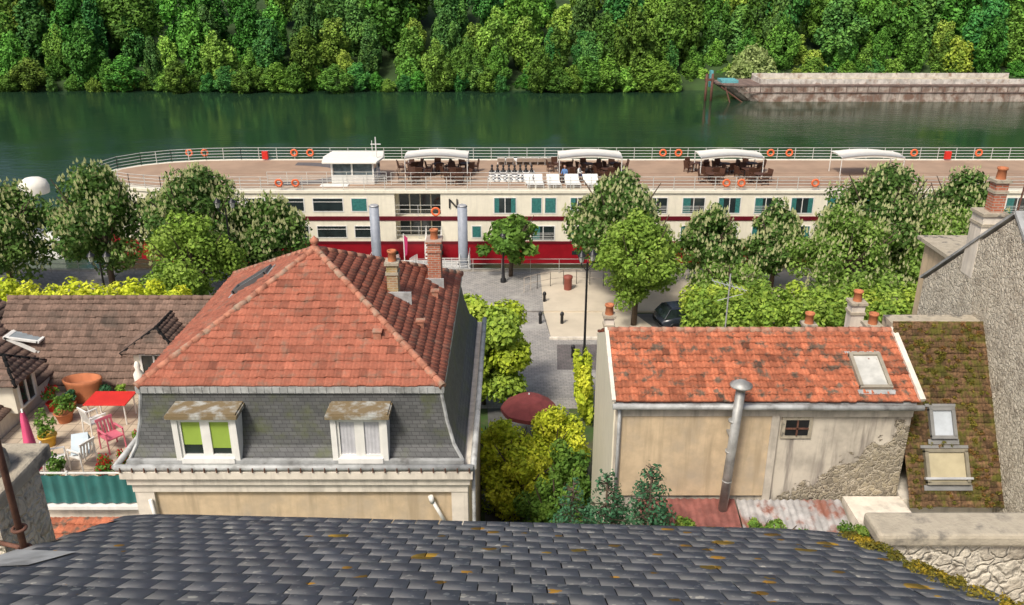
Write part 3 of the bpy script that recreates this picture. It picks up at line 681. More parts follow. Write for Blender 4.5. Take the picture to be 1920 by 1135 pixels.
def caps(P,Q,r,mat,parent,name='ridge_tiles',l=.36):
    P=Vector(P);Q=Vector(Q);d=(Q-P);n=int(d.length/l);mb=MB()
    for i in range(n): 
        a=P+d*(i/n); b=P+d*((i+1.12)/n); mb.cyl(a,b,r*1.12,r*.9,10)
    mb.obj(name,mat,parent)
m_cap=M('ridge_clay',(.38,.16,.10),.85,.3,scale=5,bmp=.2,col2=(.34,.25,.18),mask=(.48,.66),ms=2)

# ------------------------------------------------------------------ House A (mansard)
A=group('mansard_house')
xl,xr,yf,yb=-9.6,-1.85,19.65,28.0; ze=12.45; AP=(-5.72,23.6,14.85)
c=[(xl-.08,yf-.08,ze),(xr+.08,yf-.08,ze),(xr+.08,yb+.08,ze),(xl-.08,yb+.08,ze)]
for i,nm in enumerate(('roof_front','roof_right','roof_back','roof_left')):
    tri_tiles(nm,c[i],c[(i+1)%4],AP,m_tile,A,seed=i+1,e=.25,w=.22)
for p in c: caps(p,AP,.10,m_cap,A)
mb=MB(); mb.lathe((AP[0],AP[1],AP[2]-.02),[(.16,0),(.12,.1),(.06,.14),(.13,.22),(.13,.3),(.05,.36),(0,.42)],12); mb.obj('roof_finial',m_cap,A)
b_=[(-9.98,19.08),(-1.25,19.08),(-1.25,28.6),(-9.98,28.6)]; t_=[(xl,yf),(xr,yf),(xr,yb),(xl,yb)]
mb=MB()
for i in range(4):
    j=(i+1)%4
    pr=[(0,10.45),(.45,10.85),(.75,11.5),(1,12.36)]
    for (f0,z0),(f1,z1) in zip(pr[:-1],pr[1:]):
        L=lambda k,f:(b_[k][0]*(1-f)+t_[k][0]*f, b_[k][1]*(1-f)+t_[k][1]*f)
        mb.poly((*L(i,f0),z0),(*L(j,f0),z0),(*L(j,f1),z1),(*L(i,f1),z1))
mb.obj('mansard_slates',m_mslate,A)
mb=MB(); 
mb.box(xl-.1,xr+.1,yf-.1,yf-.02,12.26,12.44); mb.box(xl-.1,xl-.02,yf-.02,yb,12.26,12.44); mb.box(xr+.02,xr+.1,yf-.02,yb,12.26,12.44)
mb.cyl((-10.25,18.86,10.47),(-1.0,18.86,10.47),.085,n=10); mb.cyl((-1.0,18.86,10.47),(-1.0,28.7,10.47),.085,n=10); mb.cyl((-10.25,18.86,10.47),(-10.25,28.7,10.47),.085,n=10)
mb.box(-9.98,-1.25,18.98,19.1,10.44,10.6)
for i in range(40): mb.box(xl+i*.2,xl+.02+i*.2,yf-.115,yf-.1,12.26,12.44)
for (x0,y0,x1,y1) in((-1.25,19.08,-1.85,19.65),(-9.98,19.08,-9.6,19.65)):
    mb.cyl((x0,y0,10.5),(x1*.45+x0*.55,y0+.27,10.88),.05,n=6); mb.cyl((x1*.45+x0*.55,y0+.27,10.88),(x1*.75+x0*.25,y0+.44,11.5),.05,n=6); mb.cyl((x1*.75+x0*.25,y0+.44,11.5),(x1,y1,12.36),.05,n=6)
mb.cyl((-1.02,19.2,10.4),(-1.02,19.2,3),.05,n=8)
mb.obj('zinc_flashing_and_gutter',m_zinc,A)
mb=MB()
for i in range(30): mb.box(-10.1+i*.31,-10.075+i*.31,18.755,18.8,10.37,10.5)
mb.obj('gutter_brackets',m_rust,A)
mb=MB(); mb.box(-10.15,-1.02,18.8,28.7,10.15,10.36); mb.box(-10.05,-1.1,18.92,28.6,9.9,10.15); mb.box(-9.98,-1.16,19.02,28.5,9.62,9.9)
mb.box(-9.95,-9.45,19.05,19.6,3,9.62); mb.box(-1.6,-1.17,19.05,19.6,3,9.62); mb.obj('cornice_and_pilasters',m_pwhite,A)
mb=MB(); mb.box(-9.9,-1.2,19.15,28.5,2.5,9.62); mb.obj('walls',m_plaster,A)
mb=MB(); mb.cyl((-2.1,19.0,9.35),(-1.75,19.0,8.6),.05,n=8); mb.cyl((-9.55,18.98,9.4),(-9.45,18.98,8.5),.05,n=8); mb.cyl((-2.15,19,9.5),(-2.1,19,9.3),.07,n=8); mb.obj('vent_pipes',m_white,A)
for (x0,x1,kind) in((-8.72,-6.98,0),(-4.68,-3.14,1)):
    fr=MB(); z0,z1=10.52,11.87; yF=19.0
    fr.box(x0+.05,x0+.19,yF,yF+.6,z0,z1); fr.box(x1-.19,x1-.05,yF,yF+.6,z0,z1); fr.box(x0+.19,x1-.19,yF,yF+.6,z1-.1,z1); fr.box(x0+.19,x1-.19,yF-.04,yF+.6,z0,z0+.14)
    xm=(x0+x1)/2
    fr.box(xm-.05,xm+.05,yF+.05,yF+.11,z0+.14,z1-.1)
    for a1,b1 in((x0+.19,xm-.05),(xm+.05,x1-.19)):
        fr.box(a1,a1+.07,yF+.05,yF+.11,z0+.14,z1-.1); fr.box(b1-.07,b1,yF+.05,yF+.11,z0+.14,z1-.1); fr.box(a1+.07,b1-.07,yF+.05,yF+.11,z0+.14,z0+.22); fr.box(a1+.07,b1-.07,yF+.05,yF+.11,z1-.17,z1-.1)
    fr.obj('dormer_frame',m_white,A)
    MB().box(x0+.19,x1-.19,yF+.1,yF+.12,z0+.14,z1-.1).obj('dormer_glass',m_glass,A)
    if kind==0:
        mb=MB(); mb.box(x0+.27,xm-.11,yF+.085,yF+.095,z0+.5,z1-.17); mb.box(xm+.11,x1-.27,yF+.085,yF+.095,z0+.4,z1-.17); mb.obj('green_blind',M('green_blind',(.28,.40,.06),.8,.04),A)
    else:
        mb=MB()
        for a1,b1 in((x0+.27,xm-.11),(xm+.11,x1-.27)):
            n=14; vs=[];fs=[]
            for i in range(n+1):
                x=a1+(b1-a1)*i/n; y=yF+.088+.008*math.sin(i*1.9); vs+=[(x,y,z0+.22),(x,y,z1-.17)]
                if i: fs.append((2*i-2,2*i,2*i+1,2*i-1))
            mb.add(vs,fs,True)
        mb.obj('net_curtain',M('curtain',(.5,.5,.52),.8,.12,scale=4),A)
    mb=MB(); mb.box(x0-.04,x1+.04,yF-.14,yF+.72,z1,z1+.1); mb.box(x0,x1,yF-.1,yF+.7,z1+.1,z1+.14); mb.obj('dormer_roof',M('mossy_zinc',(.40,.41,.38),.7,.15,col2=(.20,.15,.08),mask=(.32,.55),ms=3,bmp=.4),A)
def onroof(P0,P1,A_,u,v,off=0.):
    P0,P1,A_=map(Vector,(P0,P1,A_)); U=(P1-P0).normalized(); f=P0+U*((A_-P0).dot(U)); V=(A_-f).normalized(); N=U.cross(V)
    if N.z<0:N=-N
    return P0+U*u+V*v+N*off,Matrix((U,V,N)).transposed()
m_skg=M('skylight_glass',(.25,.29,.31),.12,.15,spec=.8)
def skylight(parent,P0,P1,A_,u,v,w,h,frame,name='skylight',glass=None,flash=None):
    p,R=onroof(P0,P1,A_,u,v,.08); mb=MB()
    for dx,dy,sx,sy in((-w/2,0,.09,h),(w/2,0,.09,h),(0,-h/2,w+.09,.09),(0,h/2,w+.09,.09)): mb.obox(p+R@Vector((dx,dy,0)),(sx,sy,.16),R)
    mb.obj(name+'_frame',frame,parent); MB().obox(p+R@Vector((0,0,-.01)),(w-.05,h-.05,.06),R).obj(name+'_glass',glass or m_skg,parent)
    mb=MB(); mb.obox(p+R@Vector((0,-h/2-.12,-.04)),(w+.22,.14,.05),R); mb.obox(p+R@Vector((0,h/2+.1,-.04)),(w+.22,.08,.06),R); mb.obj(name+'_flashing',flash or m_zinc,parent)
skylight(A,c[3],c[0],AP,3.9,2.2,.55,1.2,M('dark_frame',(.1,.1,.1),.5,.1))
def chimney(parent,x,y,z0,z1,sx,sy,mat,pots=1,capm=None,name='chimney'):
    MB().box(x-sx/2,x+sx/2,y-sy/2,y+sy/2,z0,z1).obj(name+'_stack',mat,parent)
    mb=MB(); mb.box(x-sx/2-.05,x+sx/2+.05,y-sy/2-.05,y+sy/2+.05,z1,z1+.08); mb.box(x-sx/2-.03,x+sx/2+.03,y-sy/2-.03,y+sy/2+.03,z1-.3,z1-.22); mb.obj(name+'_cap',capm or m_stonecap,parent)
    mb=MB()
    for i in range(pots):
        yy=y+(i-(pots-1)/2)*.35; mb.lathe((x,yy,z1+.08),[(.13,0),(.11,.24),(.14,.26),(.14,.32),(.1,.32),(.09,.1)],12)
    if pots: mb.obj(name+'_pot',m_terracotta,parent)
chimney(A,-2.5,26.2,12.2,14.25,.42,.6,m_brick,1,m_brick)
chimney(A,-3.5,23.6,13.0,14.4,.32,.42,m_ybrick,1)
mb=MB(); mb.box(-3.75,-2.95,23.3,23.36,13.0,13.6); mb.box(-3.3,-3.05,23.15,23.9,13.08,13.3); mb.box(-2.95,-2.2,25.8,25.86,12.6,13.1); mb.obj('chimney_flashing',m_zinc,A)
mb=MB(); 
for x,y,z in((-3.6,20.9,13.3),(-2.6,22.3,13.0),(-2.4,24.8,12.95)): mb.box(x-.1,x+.1,y-.1,y+.1,z-.15,z+.12); mb.box(x-.13,x+.13,y-.13,y+.13,z+.12,z+.15)
mb.obj('roof_vents',m_cap,A)

# ------------------------------------------------------------------ House B
Bh=group('tiled_house')
ex0,ex1=2.68,10.42
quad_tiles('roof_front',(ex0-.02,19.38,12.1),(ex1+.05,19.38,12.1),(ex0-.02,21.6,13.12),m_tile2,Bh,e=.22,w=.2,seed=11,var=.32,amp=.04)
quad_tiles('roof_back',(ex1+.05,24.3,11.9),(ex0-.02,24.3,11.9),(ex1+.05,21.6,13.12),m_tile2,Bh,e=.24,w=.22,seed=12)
caps((ex0-.05,21.6,13.14),(ex1+.08,21.6,13.14),.09,m_cap,Bh,l=.3)
mb=MB(); mb.prism([(ex0,19.55),(ex1,19.55),(ex1,24.2),(ex0,24.2)],2.5,11.95)
mb.obj('walls',m_wallB,Bh)
mb=MB()
for x in(ex0+.0,ex1-.0): mb.add([(x-.06,19.55,11.9),(x-.06,24.2,11.9),(x-.06,21.6,13.1),(x+.06,19.55,11.9),(x+.06,24.2,11.9),(x+.06,21.6,13.1)],[(0,1,2),(3,5,4),(0,2,5,3),(2,1,4,5)])
mb.box(ex0-.03,ex0,19.55,24.2,2.5,11.9); mb.obj('gable_walls',m_cream,Bh)
mb=MB()
Rr=Matrix.Rotation(math.atan2(1.02,2.22),3,'X'); mb.obox((ex1+.1,20.5,12.68),(.14,2.5,.1),Rr); mb.obox((ex0-.07,20.5,12.66),(.10,2.5,.1),Rr); mb.obj('verge_mortar',m_pwhite,Bh)
mb=MB(); mb.cyl((ex0-.1,19.28,12.02),(ex1+.12,19.28,11.98),.08,n=10); mb.box(ex0,ex1,19.42,19.52,11.85,12.05); mb.cyl((ex0+.1,19.4,11.95),(ex0+.1,19.4,9),.045,n=8); mb.obj('gutter',m_zinc,Bh)
mb=MB(); mb.box(2.85,6.75,19.47,19.55,9.2,11.65); mb.obj('render_panel',m_plaster,Bh)
mb=MB(); mb.box(2.7,2.85,19.44,19.55,8.8,11.85); mb.box(6.75,6.95,19.44,19.55,8.8,11.85); mb.box(2.85,6.75,19.44,19.55,11.65,11.85); mb.box(6.95,10.4,19.46,19.55,11.62,11.85); mb.obj('wall_bands',M('grey_bands',(.52,.47,.39),.9,.15,streak=.4,bmp=.2),Bh)
mb=MB(); mb.box(7.05,7.85,19.5,19.56,10.95,11.6); mb.obj('vent_frame',m_stonecap,Bh)
mb=MB(); mb.box(7.15,7.75,19.49,19.5,11.05,11.5); mb.obj('vent_opening',m_black,Bh)
mb=MB(); mb.box(7.15,7.75,19.46,19.49,11.24,11.28); mb.box(7.43,7.47,19.46,19.49,11.05,11.5); mb.obj('vent_bars',m_rust,Bh)
P0=(ex0,19.38,12.1);P1=(ex1,19.38,12.1);AA=(6,21.6,13.12)
skylight(Bh,P0,P1,AA,6.75,.95,.75,1.1,M('cream_frame',(.30,.27,.21),.6,.15),glass=M('skylight_pale',(.48,.48,.44),.15,.15))
g=group('metal_flue'); mb=MB(); mb.cyl((5.62,19.1,9.0),(5.72,19.0,12.62),.12,n=16)
for z in(9.9,10.8,11.7): mb.cyl((5.645,19.08,z),(5.647,19.08,z+.05),.13,n=16)
mb.lathe((5.72,19.0,12.62),[(.12,0),(.13,.1),(.28,.14),(.28,.18),(.1,.28),(0,.3)],18); mb.box(5.6,5.72,19.1,19.5,11.2,11.25); mb.obj('flue_pipe',M('flue_steel',(.36,.36,.34),.5,.3,metal=.3,streak=.4),g)
for x,y,z0,z1,s,mt in((8.55,22.6,12.2,12.85,.3,m_stonecap),(10.1,23.2,12,13.3,.38,m_pwhite),(10.2,22.2,12.2,13.0,.38,m_pwhite),(2.9,23.5,11.5,12.75,.28,m_pwhite)):
    chimney(Bh,x,y,z0,z1,s,s,mt,1)
g=group('tv_antenna'); mb=MB(); mb.cyl((6.1,22.4,12.7),(6.1,22.4,14.5),.02,n=6); mb.cyl((5.6,22.4,14.3),(6.6,22.4,14.0),.012,n=5)
for i in range(7): mb.cyl((5.65+i*.14,22.15,14.28-i*.04),(5.65+i*.14,22.65,14.28-i*.04),.008,n=4)
mb.cyl((5.8,22.4,13.7),(6.5,22.4,13.9),.01,n=5); mb.obj('aerial',m_steel,g)
g=group('lean_to_roof')
def corr(x0,x1,y0,y1,z0,z1,p=.09,a=.015):
    mb=MB(); n=int((x1-x0)/(p/4)); vs=[];fs=[]
    for i in range(n+1):
        x=x0+i*p/4; h=a*math.sin(i*math.pi/2); vs+=[(x,y0,z0+h),(x,y1,z1+h)]
        if i: fs.append((2*i-2,2*i,2*i+1,2*i-1))
    return mb.add(vs,fs,True)
corr(3.4,6.05,15,19.44,7.9,9.12,.2,.016).obj('red_sheets',M('red_sheet',(.22,.08,.065),.7,.3,scale=3,streak=.3),g)
corr(6.05,8.9,15,19.44,7.85,9.08,.18,.025).obj('rusty_sheets',M('rusty_sheet',(.38,.37,.36),.6,.2,col2=(.24,.10,.07),mask=(.45,.6),ms=1.4,streak=.3),g)
MB().box(3.4,8.9,15.1,19.4,2.8,7.85).obj('lean_to_walls',m_pwhite,g)
MB().box(8.95,10.5,18.3,19.5,2.8,9.15).obj('shed_block',m_pwhite,g)
for i,(x,y,w_) in enumerate(((6.7,17.7,1.2),(6.2,17.9,.8),(7.3,17.5,.7),(4.3,17.9,1.1),(8.5,17.5,1.3),(9.1,17.8,1.0))):
    bush('weed_shrub',x,y,8.55,1.15,w_,P_mid+[(.25,.33,.06)],1800,60+i,leaf=.045,k=14,sub=.25)

# ------------------------------------------------------------------ House C mossy roof
Ch=group('mossy_roof_house')
Cx0,Cx1=10.46,12.9
P0=(Cx0,18.85,9.25);P1=(Cx1+.5,18.85,9.25);Q0=(Cx0,21.6,13.4)
quad_tiles('roof',P0,P1,Q0,m_moss,Ch,e=.17,w=.17,amp=.02,step=.025,seed=21,var=.3)
MB().box(Cx0+.02,Cx1+.4,19.3,25,2.5,9.2).obj('walls',m_pwhite,Ch)
MB().box(Cx0,Cx1+.4,21.6,22.2,9.2,13.35).obj('back_wall',m_stonecap,Ch)
mosspts=[]; rg=np.random.default_rng(77)
for i in range(300):
    u=rg.random()*2.4; v=rg.random()*4.9; 
    if .45<u<1.7 and (.4<v<1.6 or 1.7<v<2.7): continue
    p,R=onroof(P0,P1,(11,21.6,13.4),u,v,.05); mosspts.append((p.x,p.y,p.z,.04+.08*rg.random(),.06,.05))
leafcloud('moss_clumps',mosspts,11000,.022,[(.16,.155,.025),(.22,.19,.03),(.10,.11,.02),(.24,.11,.04)],m_leaf,Ch,rng=rg,shell=.3)
m_skf=M('grey_frame',(.2,.2,.19),.5,.15)
skylight(Ch,P0,P1,(11,21.6,13.4),1.05,2.2,.6,.75,m_skf,flash=m_skf,glass=M('pale_glass',(.45,.49,.52),.12,.1))
skylight(Ch,P0,P1,(11,21.6,13.4),1.05,1.05,1.05,.85,M('oak_frame',(.20,.18,.13),.6,.2),glass=M('blind_glass',(.42,.37,.24),.2,.1),flash=m_skf)
p,R=onroof(P0,P1,(11,21.6,13.4),1.05,.75,.14); mb=MB(); mb.obox(p,(1.25,.06,.1),R); mb.obj('sash_bar',m_steel,Ch)

# ------------------------------------------------------------------ House D stone gable
D=group('stone_gable_house')
Dx=12.95
mb=MB(); prof=[(25.2,2.5),(25.2,13.3),(21.2,16.45),(15.5,11.8),(15.5,2.5)]
n=len(prof); mb.add([(Dx+.5*0,y,z) for y,z in prof]+[(Dx+12,y,z) for y,z in prof],[list(range(n)),list(range(n,2*n))[::-1]]+[(i,(i+1)%n,n+(i+1)%n,n+i) for i in range(n)])
o=mb.obj('walls',m_rubble,D)
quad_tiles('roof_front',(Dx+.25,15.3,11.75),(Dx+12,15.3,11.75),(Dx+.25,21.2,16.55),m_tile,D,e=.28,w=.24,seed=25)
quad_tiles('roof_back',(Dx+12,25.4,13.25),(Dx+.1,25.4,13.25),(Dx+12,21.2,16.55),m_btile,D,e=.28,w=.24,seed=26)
mb=MB(); a1=math.atan2(3.15,4.0); mb.obox((Dx+.1,23.3,14.95),(.3,5.3,.07),Matrix.Rotation(-a1,3,'X')); a2=math.atan2(4.65,5.7); mb.obox((Dx+.12,18.3,14.22),(.3,7.6,.08),Matrix.Rotation(a2,3,'X')); mb.obj('verge_zinc',m_zinc,D)
chimney(D,Dx+.3,22.9,14.3,16.1,.62,.62,m_pwhite,0)
chimney(D,Dx+.4,22.9,16.18,17.0,.34,.34,m_brick,1,name='flue')
mb=MB(); mb.cyl((Dx+.8,22.5,16),(Dx+.95,22.5,18.6),.025,n=6); mb.obj('mast',m_rust,D)
mb=MB(); mb.box(13.8,16.0,25.3,27.2,2.5,13.95); mb.obj('rear_wing',m_plaster,D); MB().box(13.6,16.2,25.28,27.4,13.95,14.07).obj('rear_wing_roof',m_stonecap,D)

# ------------------------------------------------------------------ Left: terrace house
E=group('terrace_house')
quad_tiles('roof_main',(-17.5,25.2,9.55),(-9.95,25.2,9.55),(-17.5,27.6,11.72),m_btile,E,e=.25,w=.2,seed=31,var=.2,step=.055)
quad_tiles('roof_rear',(-9.95,30,9.6),(-17.5,30,9.6),(-9.95,27.6,11.72),m_btile,E,e=.27,w=.22,seed=32)
caps((-17.5,27.6,11.74),(-9.95,27.6,11.74),.09,M('brown_ridge',(.17,.11,.08),.9,.3),E)
MB().box(-17.4,-10,25.4,29.8,2.5,9.55).obj('walls',m_pwhite,E)
quad_tiles('roof_side',(-15.3,28.2,9.85),(-15.3,18.0,9.85),(-19.2,28.2,11.95),m_btile,E,e=.27,w=.22,seed=33,var=.2,step=.055)
MB().add([(-15.35,28.2,9.8),(-19.2,28.2,11.9),(-19.2,28.2,2.5),(-15.35,28.2,2.5),(-15.35,18,9.8),(-19.2,18,11.9),(-19.2,18,2.5),(-15.35,18,2.5)],[(0,1,2,3),(4,5,6,7),(0,4,7,3)]).obj('side_walls',m_pwhite,E)
def dormer(cx,cy,z0,z1,w,face,depth,parent):
    def X(p): 
        x,y,z=p
        return (cx+x,cy+y,z) if face==0 else (cx-y,cy+x,z)
    mb=MB(); 
    def bx(m,x0,x1,y0,y1,za,zb):
        vs=[X((x,y,z)) for z in(za,zb) for x,y in((x0,y0),(x1,y0),(x1,y1),(x0,y1))]
        m.add(vs,[(3,2,1,0),(4,5,6,7),(0,1,5,4),(1,2,6,5),(2,3,7,6),(3,0,4,7)])
    bx(mb,-w/2,w/2,0,depth,z0,z1); mb.obj('dormer_walls',m_cream,parent)
    f=MB(); g_=MB()
    bx(g_,-w*.3,w*.3,-.02,0,z0+.12,z1-.12)
    for xa in(-w*.3-.06,-.03,w*.3): bx(f,xa,xa+.06,-.06,0,z0+.1,z1-.1)
    bx(f,-w*.3,w*.3,-.06,-.02,z0+.06,z0+.12); bx(f,-w*.3,w*.3,-.06,-.02,z1-.14,z1-.08)
    g_.obj('dormer_glass',m_glass,parent); f.obj('dormer_frame',m_white,parent)
    o=.28; zr=z1+.62
    pa,pb,pc,pd=X((-w/2-o,-o,z1)),X((w/2+o,-o,z1)),X((w/2+o,depth,z1)),X((-w/2-o,depth,z1)); r0=X((0,w*.35,zr)); r1=X((0,depth+.3,zr))
    tri_tiles('dormer_roof',pa,pb,r0,m_btile,parent,e=.2,w=.2,seed=41)
    for s,(q0,q1) in enumerate(((pb,pc),(pd,pa))):
        P_=np.array(q0,float);Q_=np.array(q1,float);U=Q_-P_;W=np.linalg.norm(U);U/=W
        rr0=np.array(r0)
        au=np.dot(rr0-P_,U); V=rr0-(P_+U*au);H=np.linalg.norm(V)
        if s==0: tiles('dormer_roof',P_,U,V/H,lambda v:au*v/H,lambda v:W,H,m_btile,parent,e=.2,w=.2,seed=42)
        else: tiles('dormer_roof',P_,U,V/H,lambda v:0,lambda v:W-(W-au)*v/H,H,m_btile,parent,e=.2,w=.2,seed=43)
    for q in(pa,pb,): caps(q,r0,.06,m_btile,parent,'dormer_hip',.25)
    caps(r0,r1,.06,m_btile,parent,'dormer_ridge',.25)
dormer(-11.75,25.35,9.6,10.75,1.35,0,1.8,E)
dormer(-15.1,23.6,9.75,10.8,1.25,1,2.0,E)
mb=MB()
p,R=onroof((-15.3,28.2,9.85),(-15.3,18,9.85),(-19.2,24,11.95),1.7,1.4,.12)
R2=R@Matrix.Rotation(-.35,3,'X')
for dx,dy,sx,sy in((-.4,0,.09,1.1),(.4,0,.09,1.1),(0,-.55,.89,.09),(0,.55,.89,.09)): mb.obox(p+R2@Vector((dx,dy,.2)),(sx,sy,.07),R2); mb.obox(p+R@Vector((dx,dy,0)),(sx,sy,.1),R)
mb.obj('open_skylight',m_white,E)
MB().obox(p+R2@Vector((0,0,.2)),(.8,1.1,.02),R2).obj('open_skylight_glass',m_skg,E)
Tg=group('roof_terrace')
MB().box(-15.3,-9.95,19.5,25.3,9.1,9.3).obj('terrace_floor',m_terrace,Tg)
MB().box(-15.3,-9.95,19.3,19.5,2.5,9.2).obj('terrace_wall',m_pwhite,Tg)
mb=MB(); n=int(5.3/.04); vs=[];fs=[]
for i in range(n+1):
    x=-15.3+i*.04; y=19.2+.025*math.sin(i*math.pi/2*.5); vs+=[(x,y,9.15),(x,y,10.0)]
    if i: fs.append((2*i-2,2*i,2*i+1,2*i-1))
mb.add(vs,fs,True); mb.obj('green_screen',M('green_screen',(.03,.15,.14),.5,.15,streak=.35),Tg)
mb=MB(); 
for i in range(4): mb.box(-15+i*1.6,-14.95+i*1.6,19.24,19.29,9.15,10.1)
mb.box(-15.3,-9.97,19.25,19.29,10.02,10.06); mb.box(-15.3,-9.9,19.1,19.5,9.0,9.1); mb.obj('screen_posts',m_white,Tg)
quad_tiles('lower_tile_roof',(-12.6,16.6,8.0),(-10.3,16.6,8.0),(-12.6,18.9,8.9),m_tile2,Tg,e=.28,w=.22,seed=44)
MB().box(-17,-10.2,16.7,19.2,2.5,7.95).obj('lower_walls',m_pwhite,Tg)
def chairw(name,x,y,z,r,mat,s=1):
    c=MB(); c.box(-.24,.24,-.24,.24,.42,.46)
    for i in range(5): c.obox((-.2+i*.1,.27,.68),(.05,.03,.46),Matrix.Rotation(-.18,3,'X'))
    c.obox((0,.31,.9),(.5,.04,.08),Matrix.Rotation(-.18,3,'X'))
    for xx in(-.25,.25):
        c.box(xx-.025,xx+.025,-.24,.26,.64,.67)
        for yy in(-.22,.24): c.cyl((xx,yy*1.15,0),(xx,yy,.65),.022,n=6)
    g=group(name); c.obj('chair_frame',mat,g); g.location=(x,y,z); g.rotation_euler=(0,0,r)
m_pink=M('pink_fabric',(.75,.10,.22),.7,.15); m_rose=M('rose_plastic',(.6,.15,.2),.5,.1)
zf=9.3
chairw('garden_chair',-12.6,22.6,zf,2.5,m_white); chairw('garden_chair',-11.2,24.3,zf,.3,m_white); chairw('garden_chair',-11.7,21.7,zf,.9,m_rose); chairw('garden_chair',-12.7,20.4,zf,1.9,m_white); chairw('garden_chair',-12.1,20.7,zf,-2,m_white)
g=group('draped_towel'); mb=MB(); mb.add([(-12.4,20.9,zf+.95),(-11.95,20.95,zf+1.0),(-11.8,20.6,zf+.55),(-12.3,20.5,zf+.5),(-11.9,21.1,zf+.5),(-12.4,21.05,zf+.45)],[(0,1,2,3),(0,1,4,5)]); mb.obj('cloth',M('pale_blue_cloth',(.5,.58,.62),.9,.1),g)
g=group('red_garden_table'); mb=MB(); mb.box(-13.1,-11.8,23.0,23.9,zf+.70,zf+.74)
mb.obj('table_top',m_redp,g,bevel=.01); mb=MB()
for x in(-13.0,-11.9):
    for y in(23.1,23.8): mb.cyl((x,y,zf),(x,y,zf+.7),.025,n=6)
mb.obj('table_legs',m_white,g)
px_,py_=-13.1,20.1
g=group('folded_parasol'); mb=MB(); n=16; vs=[];prof=[(.05,2.1),(.09,1.9),(.13,1.4),(.17,.9),(.2,.45),(.16,.3)]
for r,z in prof:
    for i in range(n):
        a=6.283*i/n; q=r*(1 if i%2 else .7); vs.append((px_+q*math.cos(a),py_+q*math.sin(a),zf+z))
mb.add(vs,[(k*n+i,k*n+(i+1)%n,(k+1)*n+(i+1)%n,(k+1)*n+i) for k in range(len(prof)-1) for i in range(n)],True); mb.obj('parasol_cloth',m_pink,g)
MB().cyl((px_,py_,zf),(px_,py_,zf+2.2),.025,n=8).obj('pole',m_white,g)
MB().lathe((px_,py_,zf),[(.0,.1),(.28,.08),(.28,0)],14).obj('parasol_base',m_stonecap,g)
g=group('wooden_tub'); mb=MB(); mb.lathe((0,0,0),[(.5,0),(.62,.45),(.66,.5),(.66,.56),(.58,.56),(.55,.4),(0,.4)],20); o=mb.obj('tub',m_terracotta,g); g.location=(-13.9,24.7,zf); g.scale=(.95,.6,1.4)
def pot(x,y,r,h,mat,pal,n,ph,fl=0,fc=(.6,.03,.03),z=zf,seed=0):
    g=group('potted_plant'); MB().lathe((x,y,z),[(r*.7,0),(r*.95,h*.85),(r*1.08,h*.87),(r*1.08,h),(r*.9,h),(r*.85,h*.8),(0,h*.8)],14).obj('pot',mat,g)
    rng=np.random.default_rng(seed+80); leafcloud('plant',crown_blobs(x,y,z+h+ph*.45,r*1.3,r*1.3,ph*.5,10,rng),n,.045,pal,m_leaf,g,fl,fcol=fc,fsize=.07,rng=rng)
m_ypot=M('yellow_glaze',(.55,.32,.03),.3,.1); m_bpot=M('teal_glaze',(.05,.3,.35),.3,.1)
for i,a in enumerate(((-13.7,21.9,.25,.35,m_ypot,P_mid,500,.9),(-13.9,23.3,.28,.35,m_terracotta,P_mid,600,.7),(-14.6,24.0,.2,.3,m_redp,P_mid,400,.6,60),(-14.1,24.1,.18,.25,m_terracotta,P_con,400,.5),(-13.2,24.6,.18,.25,m_bpot,P_con,400,.5),(-12.75,24.8,.15,.2,m_terracotta,P_light,300,.4),(-12.3,19.7,.2,.25,m_terracotta,P_mid,600,.9),(-11.0,19.7,.2,.25,m_terracotta,P_mid,600,.9,160),(-10.5,19.8,.2,.25,m_terracotta,P_mid,600,.9,200),(-13.4,19.7,.2,.2,m_terracotta,P_mid,400,.9,200),(-11.0,21.9,.15,.2,m_terracotta,P_light,250,.4,30),(-10.9,25.0,.25,.3,m_terracotta,P_dark,600,1.0),(-11.4,25.0,.2,.25,m_ypot,P_mid,500,.8,50))):
    pot(*a,seed=i)
g=group('garden_statue'); MB().lathe((-11.9,24.4,zf),[(.16,0),(.14,.1),(.1,.5),(.15,.8),(.16,1.1),(.07,1.25),(.1,1.38),(.06,1.5),(0,1.55)],12).obj('figure',m_fabric,g)

# ------------------------------------------------------------------ foreground slate roof
F=group('slate_roof')
tn=math.tan(rad(27.6)); cs=math.cos(rad(27.6)); sn=math.sin(rad(27.6))
rng=np.random.default_rng(9); VV=[];FF=[];CC=[]
def roofp(x,yy,off):
    y=yy-.134*(x+.5)
    d=max(0,x-2.3); e_=max(0,-x-3.3)
    z=17.72+(6.62-y)*tn-.08*d*d-.08*e_*e_
    return (x,y+off*sn,z+off*cs)
ex=.255; sw=.22; rows=24
for i in range(rows):
    yy1=6.8-i*ex*cs
    yy0=yy1-(ex+.05)*cs
    x=-3.95+(i%2)*sw/2+rng.normal()*.01
    lim_r=2.98+rng.normal()*.07; 
    while x<lim_r:
        w=sw*(1+rng.normal()*.02); g_=.006+abs(rng.normal())*.003
        a0=yy0; a1=yy1+rng.normal()*.003; lift=.0045+abs(rng.normal())*.0008; tl=rng.normal()*.0006
        if rng.random()<.02: a1-=.03
        b=len(VV); q=max(.6,1+rng.normal()*.08)
        if rng.random()<.06: q*=1.15
        for (px_,py_,of) in ((x,a0,0.),(x+w-g_,a0,0.),(x+w-g_,a1,lift+tl),(x,a1,lift-tl),(x+w-g_,a1,lift-.005),(x,a1,lift-.005),(x,a0,-.005),(x+w-g_,a0,-.005)):
            VV.append(roofp(px_,py_,of))
        FF+=[(b,b+1,b+2,b+3),(b+3,b+2,b+4,b+5),(b+1,b+7,b+4,b+2),(b,b+3,b+5,b+6)]
        cc=np.array([.27,.265,.255])*q; CC+=[cc]*8
        x+=w
npmesh('slates',VV,FF,np.array(CC),m_slate,F)
